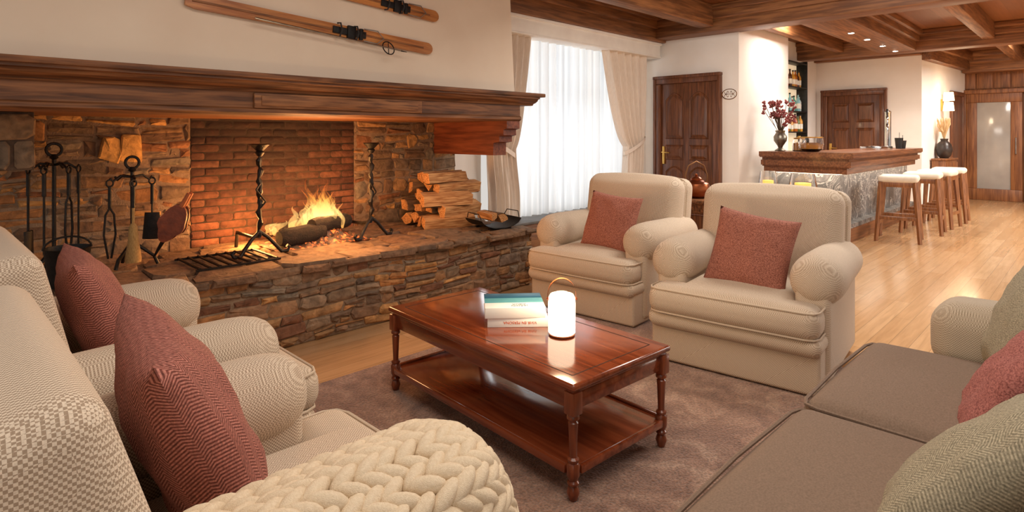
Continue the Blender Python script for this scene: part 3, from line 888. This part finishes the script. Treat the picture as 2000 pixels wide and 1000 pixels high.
AC=armchair('houndstooth armchair nearest the hearth, facing table with small terracotta cushion',(3.61,2.54,0),rad(184))
armchair('houndstooth armchair nearest the bar, right of its twin',(3.34,1.385,0),rad(186.5))
armchair('houndstooth armchair at left by fire tools, partly hidden',(.46,2.33,0),rad(1),1,.02,.92,13)
armchair('houndstooth armchair in left foreground under the knitted throw',(.38,1.22,0),rad(0),1.0,.065,.88,17)

# pillows
def pillow(label, m, c, phi, lean, roll=0, half=.2, th=.075):
    bm=B(); n=22
    for s in (1,-1):
        def f(u,v):
            a=2*u-1;b=2*v-1
            x=a*half*(1-.07*(1-b*b)*abs(a)); y=b*half*(1-.07*(1-a*a)*abs(b))
            e=max(0,(1-a*a)*(1-b*b))
            z=s*th*e**.40
            z+=s*(.010*nz.noise((a*2.5,b*2.5,c[0]))+.006*nz.noise((a*6,b*4,c[1])))*min(1,e*4)
            if abs(a)>.999 or abs(b)>.999: z=0
            return Vector((x,y,z))
        surf(bm,n,n,f)
    bmesh.ops.remove_doubles(bm,verts=bm.verts[:],dist=1e-5)
    o=build('cushion',bm,m,ang=80)
    ph=rad(phi);be=rad(lean)
    nrm=Vector((math.cos(ph)*math.cos(be),math.sin(ph)*math.cos(be),math.sin(be)))
    up=Vector((-math.cos(ph)*math.sin(be),-math.sin(ph)*math.sin(be),math.cos(be)))
    xx=up.cross(nrm)
    M=Matrix((xx,up,nrm)).transposed().to_4x4()
    o.matrix_world=Matrix.Translation(c)@M@Matrix.Rotation(rad(roll),4,'Z')
    return tag(o,label,'cushion','scatter cushions')
pillow('small terracotta cushion on armchair nearest the hearth',M_terra,(3.44,2.45,.635),186,18,-5,.205,.08)
pillow('terracotta cushion on armchair nearest the bar',M_terra,(3.155,1.335,.62),188,18,-8,.215,.085)
pillow('terracotta herringbone cushion on far left armchair',M_herr,(.42,2.36,.65),-5,22,0,.235,.085)
pillow('large terracotta herringbone cushion behind the knitted throw',M_herr,(.40,1.36,.64),-8,23,3,.25,.095)

# knitted throw
bm=B(); r0=.150; L0=-.36; L1=.29; cy,cz=.856,.555; X0=.37
ncol=14; pitch=.040; nst=int((L1-L0+r0*1.25)/pitch)
def tp(s,ph,rr):
    sx=L0+s
    if sx<=L1: x=sx; k=rr
    else:
        ps=(sx-L1)/r0; x=L1+rr*.75*math.sin(ps); k=rr*math.cos(ps)
    lump=1+.11*nz.noise((s*5,ph*2,1))
    return Vector((X0+x,cy+k*lump*math.cos(ph)*1.06,cz+k*lump*math.sin(ph)*.97))
for c in range(ncol):
    ph=rad(-40+260*(c+.5)/ncol); dp=rad(260/ncol)
    for i in range(nst):
        s=i*pitch+(.015 if c%2 else 0)+.005*math.sin(i*1.7+c)
        for sg in (-1,1):
            p=tp(s,ph+sg*dp*.25+.03*nz.noise((i*.5,c*.7,3)),r0)
            e=1e-3
            tx=(tp(s+e,ph,r0)-tp(s-e,ph,r0)); tx.normalize()
            ty=(tp(s,ph+e,r0)-tp(s,ph-e,r0)); kk=min(1,ty.length/(2*e*r0)*1.05); ty.normalize()
            nn=tx.cross(ty).normalized()
            al=rad(31)*sg
            ax=(tx*math.cos(al)+ty*math.sin(al))
            ay=(ty*math.cos(al)-tx*math.sin(al))
            g=1+.12*nz.noise((i*1.3,c*1.9,sg))
            ell(bm,p,[ax*.036*g,ay*.0155*g*max(.5,kk),nn*.020*g],10,7)
surf(bm,24,30,lambda u,v: tp(u*(L1-L0+r0*1.3),rad(-45+270*v),r0-.006))
t=build('knit_throw',bm,M_wool,ang=180); tag(t,'cream chunky knit throw draped over near armchair arm','throw')

# ------------------------------------------------------------------ sofa
t=thing('sofa','taupe two seat sofa with pale rolled arms, right foreground','sofa',(1.89,.15,0))
def sx(bm,x0,x1,y0,y1,z0,z1,r,n=3,puff=(0,0,0),M=None):
    softbox(bm,((x0+x1)/2-1.89,(y0+y1)/2-.15,(z0+z1)/2),((x1-x0)/2,(y1-y0)/2,(z1-z0)/2),r,n,puff,M=M)
bm=B(); sx(bm,.86,2.92,-.30,.60,.05,.28,.03); build('base',bm,M_check2,t)
for a,b in ((1.07,1.895),(1.905,2.69)):
    bm=B(); sx(bm,a,b,-.12,.66,.28,.44,.06,6,(0,.012,.03)); s_=build('seat_cushion',bm,M_sofa,t)
    bm=B()
    for z in (.42,.305):
        x0,x1,ya,yb=a-1.89+.01,b-1.89-.01,-.1-.15,.656-.15
        tube(bm,[(x0,ya,z),(x0,yb-.05,z),(x0+.012,yb-.012,z),(x0+.05,yb,z),((x0+x1)/2,yb+.01,z),(x1-.05,yb,z),(x1-.012,yb-.012,z),(x1,yb-.05,z),(x1,ya,z)],.006,6)
    build('piping',bm,M_sofa,s_)
for X in (.93,2.83):
    bm=B(); sx(bm,X-.135,X+.135,-.32,.465,.36,.615,.085,4,(0,.006,.01)); sx(bm,X-.105,X+.105,-.3,.44,.05,.5,.035)
    build('arm',bm,M_check2,t,ang=60)
bm=B(); sx(bm,.9,2.88,-.42,-.12,.05,.84,.09,4); build('backrest',bm,M_check2,t)
for a,b in ((1.09,1.89),(1.91,2.69)):
    bm=B(); sx(bm,a,b,-.24,-.02,.42,.84,.09,5,(0,.03,.01)); build('back_cushion',bm,M_check2,t)
for x in (-.98,.98):
    for y in (-.4,.4):
        bm=B(); lathe(bm,[(.02,.0225),(.03,.055)],12,T(x,y,0)); build('foot',bm,M_mahod,t)
pillow('large sage woven cushion at near end of sofa',M_sage,(1.53,.17,.56),82,42,16,.235,.085)
M_rose=plain('rose_weave', S(112,58,54), S(186,120,112), 210, .95, .6, (1,1,1), 0, 0, 260, 0, .003)
pillow('dusty rose cushion between two sage cushions on sofa',M_rose,(2.11,.165,.56),95,32,0,.195,.075)
pillow('sage woven cushion at far end of sofa against arm',M_sage,(2.50,.15,.64),110,20,0,.215,.08)

# rug
bm=B(); softbox(bm,(1.9,1.0,.011),(1.55,1.74,.011),.01,1)
tag(build('rug',bm,M_rug),'soft brown pile rug under the coffee table','rug')

# ------------------------------------------------------------------ coffee table
t=thing('coffee_table','polished mahogany coffee table with turned legs and lower shelf','coffee table',(1.836,1.816,.022),rad(-3.2))
hx,hy=.285,.603; TZ=.40; lx,ly=.257,.575
bm=B(); softbox(bm,(0,0,TZ-.012),(hx,hy,.012),.010,1); softbox(bm,(0,0,TZ-.03),(hx-.014,hy-.014,.008),.006,1); build('table_top',bm,M_maho,t)
bm=B()
for q in (-1,1):
    box(bm,q*(hx-.06)-.002,q*(hx-.06)+.002,-hy+.06,hy-.06,TZ-.001,TZ+.0006,.0003); box(bm,-hx+.063,hx-.063,q*(hy-.06)-.002,q*(hy-.06)+.002,TZ-.001,TZ+.0006,.0003)
build('inlay',bm,M_char,t)
bm=B()
for q in (-1,1):
    box(bm,q*lx-.011,q*lx+.011,-ly+.02,ly-.02,.305,.365); box(bm,-lx+.02,lx-.02,q*ly-.011,q*ly+.011,.305,.365)
build('apron',bm,M_maho,t)
for x in (-lx,lx):
    for y in (-ly,ly):
        bm=B(); box(bm,x-.023,x+.023,y-.023,y+.023,.29,.367,.004)
        lathe(bm,[(r_*.86,z_) for r_,z_ in [(.013,0),(.017,.004),(.026,.028),(.02,.045),(.016,.05),(.024,.056),(.024,.062),(.018,.068),(.026,.085),(.027,.12),(.02,.128),(.024,.134),(.024,.14),(.015,.146),(.016,.18),(.019,.24),(.021,.262),(.015,.268),(.025,.275),(.025,.283),(.02,.29)]],18,T(x,y,0))
        build('leg',bm,M_mahod,t)
bm=B(); box(bm,-lx-.01,lx+.01,-ly-.01,ly+.01,.092,.108,.004)
for q in (-1,1): box(bm,q*(lx+.014)-.008,q*(lx+.014)+.008,-ly+.02,ly-.02,.088,.116,.004); box(bm,-lx+.02,lx-.02,q*(ly+.014)-.008,q*(ly+.014)+.008,.088,.116,.004)
build('lower_shelf',bm,M_maho,t)
TT=.4225
def text(body,size,m,parent,M):
    cu=bpy.data.curves.new('title','FONT'); cu.body=body; cu.size=size; cu.align_x='CENTER'; cu.align_y='CENTER'; cu.extrude=.0003
    o=bpy.data.objects.new('tmp',cu); col.objects.link(o)
    me=bpy.data.meshes.new_from_object(o.evaluated_get(bpy.context.evaluated_depsgraph_get()))
    bpy.data.objects.remove(o); me.materials.clear(); me.materials.append(m)
    p=bpy.data.objects.new('title',me); col.objects.link(p); p.parent=parent; p.matrix_local=M; return p
M_teal=plain('teal_cover',S(78,150,160),S(116,180,184),6,.35)
M_bwhite=plain('white_cover',S(226,226,222),None,6,.4)
M_orange=plain('orange_print',S(206,98,44),None,20,.5)
M_greyp=plain('grey_print',S(70,78,82),None,20,.5)
M_blue=plain('navy_cover',S(24,84,112),S(40,106,132),6,.35)
def book(label, z, h, cover, loc, rz, w=.255, d=.20):
    t=thing('book',label,'book',(loc[0],loc[1],z),rz,'books on the coffee table')
    bm=B(); box(bm,-w/2,w/2,-d/2,d/2,0,.003,.001); box(bm,-w/2,w/2,-d/2,d/2,h-.003,h,.001); box(bm,-w/2+.0005,w/2-.0005,-d/2-.0005,-d/2+.003,.0005,h-.0005,.001); build('cover',bm,cover,t)
    bm=B(); box(bm,-w/2+.004,w/2-.004,-d/2+.003,d/2-.004,.003,h-.003,.001); build('pages',bm,M_paper,t)
    return t
b1=book('white book with orange spine lettering, bottom of the table stack',TT,.04,M_bwhite,(1.885,1.855),rad(-43),.262,.215)
text('VIVIR EN PERSONA',.017,M_orange,b1,T(.01,-.1088,.02,0,0,pi/2)@Matrix.Rotation(pi,4,'Z'))
b2=book('teal and white book on top of the table stack',TT+.0405,.045,M_bwhite,(1.875,1.865),rad(-41),.262,.225)
bm=B(); box(bm,-.1305,.1305,-.035,.112,.0451,.0462,.0003); build('teal_band',bm,M_teal,b2)
bm=B(); box(bm,-.1305,.1305,.035,.1122,.0455,.0466,.0003); build('dark_band',bm,M_blue,b2)
text('JARDIN\nAGUA',.022,M_greyp,b2,T(0.02,-.073,.0456,pi))
# lantern
t=thing('table_lantern','glowing white cordless lantern with leather strap handle','lantern',(1.872,1.58,TT),rad(-45))
M_lamp=glow('lantern_glow',(1,.82,.58,1),3.2)
bm=B(); lathe(bm,[(.05,0),(.054,.003),(.054,.007),(.05,.008)],28); build('base',bm,M_strap,t)
bm=B(); lathe(bm,[(.05,.008),(.056,.014),(.057,.13),(.055,.155),(.048,.168),(.03,.173)],28); build('lamp_shade',bm,M_lamp,t)
bm=B(); lathe(bm,[(.0301,.172),(.028,.176),(.01,.178)],20); build('cap',bm,M_white,t)
bm=B()
def strap(u,v):
    a=pi*u; x=.060*math.cos(a); z=.15+.085*math.sin(a)**.8
    return Vector((x,(v-.5)*.018,z))
surf(bm,24,2,strap); surf(bm,24,2,lambda u,v: strap(u,v)*.985+Vector((0,0,.0012)))
tube(bm,[(.05,0,.15),(.064,0,.15)],.006,8); tube(bm,[(-.05,0,.15),(-.064,0,.15)],.006,8); build('strap_handle',bm,M_strap,t)

# ------------------------------------------------------------------ console behind armchairs
t=thing('console_table','narrow dark wood console table behind the two armchairs','console table',(4.93,2.2,0))
bm=B(); box(bm,-.18,.18,-.78,.78,.65,.685,.008); build('table_top',bm,M_mantel,t)
bm=B(); box(bm,-.15,.15,-.74,.74,.57,.65,.004); build('apron',bm,M_mantel,t)
for x in (-.14,.14):
    for y in (-.72,.72):
        bm=B(); lathe(bm,[(.018,0),(.022,.3),(.026,.57)],12,T(x,y,0)); build('leg',bm,M_mantel,t)
def kettle():
    t=thing('kettle','polished copper kettle with tall arched handle behind armchairs','kettle',(4.93,2.58,.685),rad(-45))
    bm=B(); lathe(bm,[(.07,0),(.11,.03),(.125,.08),(.11,.13),(.06,.16),(.045,.165)],24); build('body',bm,M_copper,t)
    bm=B(); lathe(bm,[(.048,.162),(.05,.175),(.03,.19),(.012,.195),(.016,.21),(.006,.22)],18); build('lid',bm,M_copper,t)
    bm=B(); tube(bm,[(-.1,0,.06),(-.15,0,.1),(-.17,0,.16),(-.2,0,.175)],[.024,.018,.013,.011],10); build('spout',bm,M_copper,t)
    bm=B(); tube(bm,[(.09,0,.12),(.1,0,.2),(.07,0,.29),(0,0,.33),(-.07,0,.29),(-.1,0,.2),(-.09,0,.12)],.007,8); build('handle',bm,M_kethandle,t)
kettle()
def candlejar(label,loc,r,h):
    t=thing('candle_jar',label,'candle jar',loc,0,'glass candle jars')
    bm=B(); lathe(bm,[(r*.8,0),(r,.02),(r*1.05,h*.6),(r*.85,h),(r*.8,h),(r*.98,h*.6),(r*.94,.025),(r*.7,.012)],22); build('glass',bm,M_glass,t)
    bm=B(); lathe(bm,[(r*.6,.014),(r*.6,h*.72),(r*.4,h*.73)],18); build('candle',bm,M_candle,t)
candlejar('tall clear glass jar with lit yellow candle, left of pair',(4.9,1.93,.685),.07,.27)
candlejar('wider glass jar with lit candle, right of pair',(4.9,1.66,.685),.10,.26)

# ------------------------------------------------------------------ bar
t=thing('bar_counter','L shaped bar with thick moulded wood top and dark veined marble front','bar counter',(9,2.2,0))
def Lb(bm,i,z0,z1):
    P=[(7.33+i,1.95+i),(10.95-i*.5,1.95+i),(10.95-i*.5,2.6-i*.2),(7.95-i*.2,2.6-i*.2),(7.95-i*.2,3.0-i*.3),(7.33+i,3.0-i*.3)]
    prism(bm,[(a-9,b-2.2) for a,b in P],lambda p,d: Vector((p[0],p[1],d)),z0,z1)
bm=B(); Lb(bm,0,.992,1.05); Lb(bm,.012,.98,.9925); build('counter_top',bm,M_bar,t)
bm=B(); Lb(bm,.06,.945,.981); Lb(bm,.035,.885,.946); Lb(bm,.06,.87,.886); Lb(bm,.09,.80,.871); build('moulding',bm,M_bar,t)
bm=B(); Lb(bm,.19,.22,.80); build('marble_front',bm,M_marble,t)
bm=B(); Lb(bm,.10,0,.17); build('plinth',bm,M_bar,t)
bm=B(); Lb(bm,.09,.17,.22); build('foot_ledge',bm,M_marble,t)
M_led=glow('led_strip',(1,.82,.6,1),4)
bm=B(); box(bm,7.5-9,10.85-9,2.12-2.2,2.13-2.2,.792,.799,.002); box(bm,7.50-9,7.51-9,2.135-2.2,2.9-2.2,.792,.799,.002); build('led_strip',bm,M_led,t)

def stool():
    t=thing('bar_stool','nearest wooden bar stool with cream square seat','bar stool',(8.22,1.70,0),rad(8),'bar stools')
    bm=B(); softbox(bm,(0,0,.735),(.2,.2,.04),.035,3,(0,0,.008)); build('seat',bm,M_cream,t)
    bm=B()
    for q in (-1,1): box(bm,q*.165-.012,q*.165+.012,-.153,.153,.64,.70); box(bm,-.153,.153,q*.165-.012,q*.165+.012,.64,.70)
    build('apron',bm,M_stool,t)
    for x in (-1,1):
        for y in (-1,1):
            bm=B(); tube(bm,[(x*.215,y*.215,0),(x*.165,y*.165,.70)],[.022,.032],4); build('leg',bm,M_stool,t)
    bm=B()
    for q in (-1,1):
        box(bm,q*.195-.012,q*.195+.012,-.19,.19,.26,.30); box(bm,-.19,.19,q*.2-.012,q*.2+.012,.18,.22)
    build('stretcher',bm,M_stool,t)
    return t
st=stool()
copy_thing(st,(9.10,1.62,0),rad(4),'second wooden bar stool from the near end of bar')
copy_thing(st,(9.85,1.59,0),rad(-5),'third wooden bar stool from the near end of bar')
copy_thing(st,(10.6,1.57,0),rad(3),'farthest wooden bar stool at end of bar')

# things on bar
CZ=1.05
t=thing('flower_vase','pewter urn holding dark red dried flowers on bar corner','vase',(7.62,2.85,CZ))
bm=B(); lathe(bm,[(.06,0),(.065,.01),(.025,.04),(.03,.06),(.075,.13),(.08,.18),(.05,.23),(.06,.26),(.052,.255)],20); build('urn',bm,M_pewter,t)
for i in range(26):
    sb=B(); fb=B()
    a=R.uniform(0,2*pi); sp=R.uniform(.03,.2); h=R.uniform(.36,.64)
    e=Vector((sp*math.cos(a),sp*math.sin(a),h)); tube(sb,[(0,0,.2),(e.x*.3,e.y*.3,.3),e],.0035,5)
    for j in range(6):
        c=e+Vector((R.uniform(-.025,.025),R.uniform(-.025,.025),R.uniform(-.05,.02)))
        d=Vector((R.uniform(-1,1),R.uniform(-1,1),R.uniform(-1,1))).normalized(); o_=d.orthogonal().normalized()
        ell(fb,c,[d*.024,o_*.016,d.cross(o_)*.012],6,4)
    sm=build('stem',sb,M_stem,t); build('bloom',fb,M_flower,sm)
M_amber=plain('amber_liquid',S(190,120,40),S(210,146,60),6,.15)
t=thing('glass_jar','lidded glass jar of amber sweets beside flower urn','jar',(7.72,2.66,CZ))
bm=B(); lathe(bm,[(.07,0),(.075,.01),(.075,.13),(.06,.15),(.055,.15),(.07,.128),(.07,.012)],20); build('glass',bm,M_glass,t)
bm=B(); lathe(bm,[(.068,.012),(.068,.10),(.03,.11)],18); build('contents',bm,M_amber,t)
bm=B(); lathe(bm,[(.062,.151),(.066,.165),(.02,.175),(.015,.19)],18); build('lid',bm,M_brass,t)
t=thing('glass_bowl','wide glass bowl of golden sweets on bar corner','bowl',(7.58,2.47,CZ))
bm=B(); lathe(bm,[(.08,0),(.125,.03),(.135,.09),(.125,.165),(.12,.165),(.13,.09),(.12,.035),(.07,.01)],24); build('glass',bm,M_glass,t)
bm=B(); lathe(bm,[(.07,.012),(.117,.036),(.126,.09),(.08,.11)],22); build('contents',bm,M_amber,t)
bm=B(); lathe(bm,[(.128,.166),(.13,.176),(.12,.18)],24); build('rim',bm,M_brass,t)
t=thing('beer_tap','chrome beer tap column with handles on far bar','beer tap',(10.55,2.33,CZ))
bm=B(); lathe(bm,[(.07,0),(.07,.012),(.045,.02),(.045,.55),(.05,.56),(.03,.58)],20); build('column',bm,M_chrome,t)
for q in (-.02,.1):
    bm=B(); tube(bm,[(0,0,.46-q),(-.12,-.02,.46-q),(-.17,-.03,.42-q),(-.17,-.03,.36-q)],[.02,.018,.014,.012],10); build('spout',bm,M_chrome,t)
    bm=B(); tube(bm,[(-.12,-.02,.46-q),(-.13,-.02,.58-q)],[.010,.016],8); build('handle',bm,M_black,t)
t=thing('serving_tray','white serving tray lying on bar before beer tap','tray',(9.35,2.2,CZ))
bm=B(); box(bm,-.3,.3,-.12,.12,0,.02,.006); build('base',bm,M_white,t)
bm=B()
for q in (-1,1): box(bm,-.306,.306,q*.12-.006,q*.12+.006,.001,.045,.004); box(bm,q*.3-.006,q*.3+.006,-.113,.113,.001,.045,.004)
build('rim',bm,M_chrome,t)
for i,(x,y,h) in enumerate(((10.15,2.1,.16),(10.35,2.1,.12))):
    t=thing('shaker_cup',('taller' if i==0 else 'shorter')+' black cup on bar right of tray','cup',(x,y,CZ))
    bm=B(); lathe(bm,[(.04,0),(.055,h),(.05,h),(.036,.008)],18); build('body',bm,M_black,t)
    bm=B(); tube(bm,[(.01,0,.01),(.03,0,h+.08)],.005,6); build('spoon',bm,M_steel,t)

# back shelf with bottles
t=thing('bottle_shelf','dark framed lit bottle shelf on wall behind bar','shelf',(10.1,3.64,0))
bm=B(); box(bm,-.56,.56,.07,.1,.9,2.5); build('back_panel',bm,M_glowpanel,t)
for x in (-.56,.54):
    bm=B(); box(bm,x,x+.04,-.1,.1,.9,2.5); build('side_panel',bm,M_ironb,t)
for z in (.98,1.31,1.65,2.05,2.46):
    bm=B(); box(bm,-.54,.56,-.1,.08,z-.02,z,.003); build('shelf_board',bm,M_ironb,t)
def bottle(c, h, loc, label, shape):
    t=thing('bottle',label,'bottle',loc,0,'bottles on the bar shelf')
    r=.036*shape
    bm=B(); lathe(bm,[(r*.9,0),(r,.008),(r,h*.58),(r*.8,h*.68),(.013,h*.78),(.012,h*.93)],14); build('body',bm,c,t)
    bm=B(); lathe(bm,[(.015,h*.92),(.016,h),(.01,h+.002)],10); build('cap',bm,M_ironb,t)
    bm=B(); lathe(bm,[(r+.001,h*.16),(r+.0015,h*.45)],14,None,False); build('paper_label',bm,M_paper,t)
cols=[[('amber whisky',S(186,102,32)),('dark brown',S(84,44,22)),('golden',S(212,150,58))],[('teal green',S(60,150,130)),('pale blue',S(130,180,190)),('clear white',S(214,220,216))],[('amber rum',S(176,94,30)),('olive green',S(96,102,44)),('golden',S(212,150,58))]]
bm_c={}
for zi,z in enumerate((1.31,1.65,2.05)):
    row=cols[(2,1,0)[zi]]
    for j in range(9):
        nme,cc=row[j%3]
        if nme not in bm_c: bm_c[nme]=plain('bottle_'+nme.replace(' ','_'),cc,None,5,.12,coat=.5)
        bottle(bm_c[nme],R.uniform(.24,.30),(9.62+j*.115,3.62+R.uniform(-.02,.02),z),'%s bottle on the %s shelf behind bar'%(nme,('lower','middle','upper')[zi]),R.uniform(.85,1.15))

# far hall
t=thing('side_cabinet','small brown cabinet with slatted front by far wall','cabinet',(12.55,1.92,0),-.0773)
bm=B(); box(bm,-.36,.36,-.1,.1,.04,.82); build('body',bm,M_farwood,t)
bm=B(); box(bm,-.38,.38,-.115,.105,.82,.85,.006); build('top',bm,M_farwood,t)
for x in (-.34,.01):
    bm=B(); box(bm,x,x+.33,-.115,-.1,.1,.78,.004)
    for i in range(8): box(bm,x+.04,x+.29,-.122,-.112,.15+i*.075,.19+i*.075,.004)
    d=build('door',bm,M_farwood,t)
    bm=B(); lathe(bm,[(.01,0),(.014,.02)],8,T(x+(.3 if x<0 else .03),-.115,.5,0,0,pi/2)); build('knob',bm,M_brass,d)
t=thing('grass_vase','dark round vase with pale dried grasses on cabinet','vase',(12.52,1.92,.85))
bm=B(); lathe(bm,[(.06,0),(.1,.05),(.125,.15),(.10,.25),(.05,.30),(.06,.34),(.05,.335)],20); build('vase_body',bm,M_vase,t)
sb=B()
for i in range(40):
    a=R.uniform(0,2*pi); sp=R.uniform(.04,.2); h=R.uniform(.5,.72); e=Vector((sp*math.cos(a),sp*math.sin(a)*.5,h))
    tube(sb,[(0,0,.3),(e.x*.4,e.y*.4,.45),e*.93,e],[.003,.003,.012,.003],5)
o=build('grasses',sb,M_grass,t); o['kind']='stuff'
t=thing('wall_sconce','lit white shaded wall sconce above the far cabinet','wall lamp',(12.88,2.02,1.84),-.0773)
M_shade=glow('sconce_glow',(1,.8,.55,1),1.8)
bm=B(); box(bm,-.04,.04,-.03,-.0,-.15,.05,.006); tube(bm,[(0,-.02,-.05),(0,-.1,-.05)],.01,8); build('bracket',bm,M_brass,t)
for z in (-.16,.02):
    bm=B(); lathe(bm,[(.085,z),(.07,z+.15)],20,T(0,-.11,0),True); build('lamp_shade',bm,M_shade,t)
M_spot=glow('spot_glow',(1,.86,.66,1),40)
for i,x in enumerate((8.33,9.05,9.85,10.6)):
    t=thing('ceiling_spotlight',('nearest','second','third','farthest')[i]+' recessed spotlight in box beam over bar','spotlight',(x,2.24,2.55),0,'bar spotlights')
    bm=B(); lathe(bm,[(.05,-.001),(.05,-.008),(.036,-.008),(.036,-.001)],18,None,False); build('ring',bm,M_chrome,t)
    bm=B(); lathe(bm,[(.034,-.003),(.01,-.0045)],16); build('lamp',bm,M_spot,t)

# ------------------------------------------------------------------ lights
def lamp(kind,name,loc,e,c,size=.1,rot=None,sy=None,spot=None):
    l=bpy.data.lights.new(name,kind); l.energy=e; l.color=c
    if kind=='AREA':
        l.size=size
        if sy: l.shape='RECTANGLE'; l.size_y=sy
    else: l.shadow_soft_size=size
    if spot: l.spot_size=rad(spot); l.spot_blend=.6
    o=bpy.data.objects.new(name,l); col.objects.link(o); o.location=loc
    if rot: o.rotation_euler=rot
    return o
lamp('AREA','daylight',(5.45,4.95,1.4),31,(.88,.94,1),2.6,(-pi/2,0,0),1.9)
lamp('POINT','fire_light',(2.05,4.02,HZ+.27),30,(1,.44,.13),.10)
lamp('POINT','fire_glow',(1.95,3.62,HZ+.42),25,(1,.5,.2),.2)
lamp('POINT','ember_light',(1.60,4.14,HZ+.13),17,(1,.43,.12),.06)
lamp('POINT','lantern_light',(1.872,1.58,TT+.34),8,(1,.75,.45),.06)
for x in (8.33,9.05,9.85,10.6): lamp('SPOT','bar_spot',(x,2.24,2.5),60,(1,.9,.78),.04,(0,0,0),None,120)
lamp('AREA','bar_front_light',(9.2,2.04,.795),6.5,(1,.88,.72),3.3,(rad(25),0,0),.06)
lamp('AREA','bar_end_light',(7.44,2.5,.795),2.6,(1,.88,.72),.06,(0,rad(-25),0),.8)
lamp('POINT','sconce_light',(12.8,1.75,1.9),12,(1,.75,.48),.1)
lamp('POINT','shelf_fill',(9.1,3.42,1.9),10,(1,.78,.5),.05)  # unseen fill added round the wall corner to warm the bottle shelf
lamp('AREA','bar_fill',(8.05,2.76,2.8),34,(1,.94,.87),.4,(0,0,0))  # added fill, hidden behind the beam, brightens the bar walls
lamp('AREA','passage_fill',(11.8,.4,2.8),90,(1,.93,.84),.7,(0,0,0))  # extra fill out of sight behind the cross beam, for the far wall
lamp('AREA','hall_fill',(9.5,-2.3,2.8),460,(1,.97,.92),3,(0,rad(0),0))  # large out-of-view fill added to lift the hall floor and walls
lamp('AREA','lounge_fill',(1.2,.6,2.8),56,(1,.91,.80),2.4,(0,0,0))  # soft unseen fill added above the seating
lamp('AREA','lounge_fill',(4.8,1.4,2.8),128,(1,.93,.84),1.8,(0,rad(-22),0))  # second unseen fill, added and tilted toward door wall and bar end
w=bpy.data.worlds.new('world'); sc.world=w; w.use_nodes=True
bg=w.node_tree.nodes['Background']; bg.inputs[0].default_value=(1,.94,.88,1); bg.inputs[1].default_value=.70
sc.view_settings.view_transform='Standard'
sc.view_settings.look='None'
sc.view_settings.exposure=0
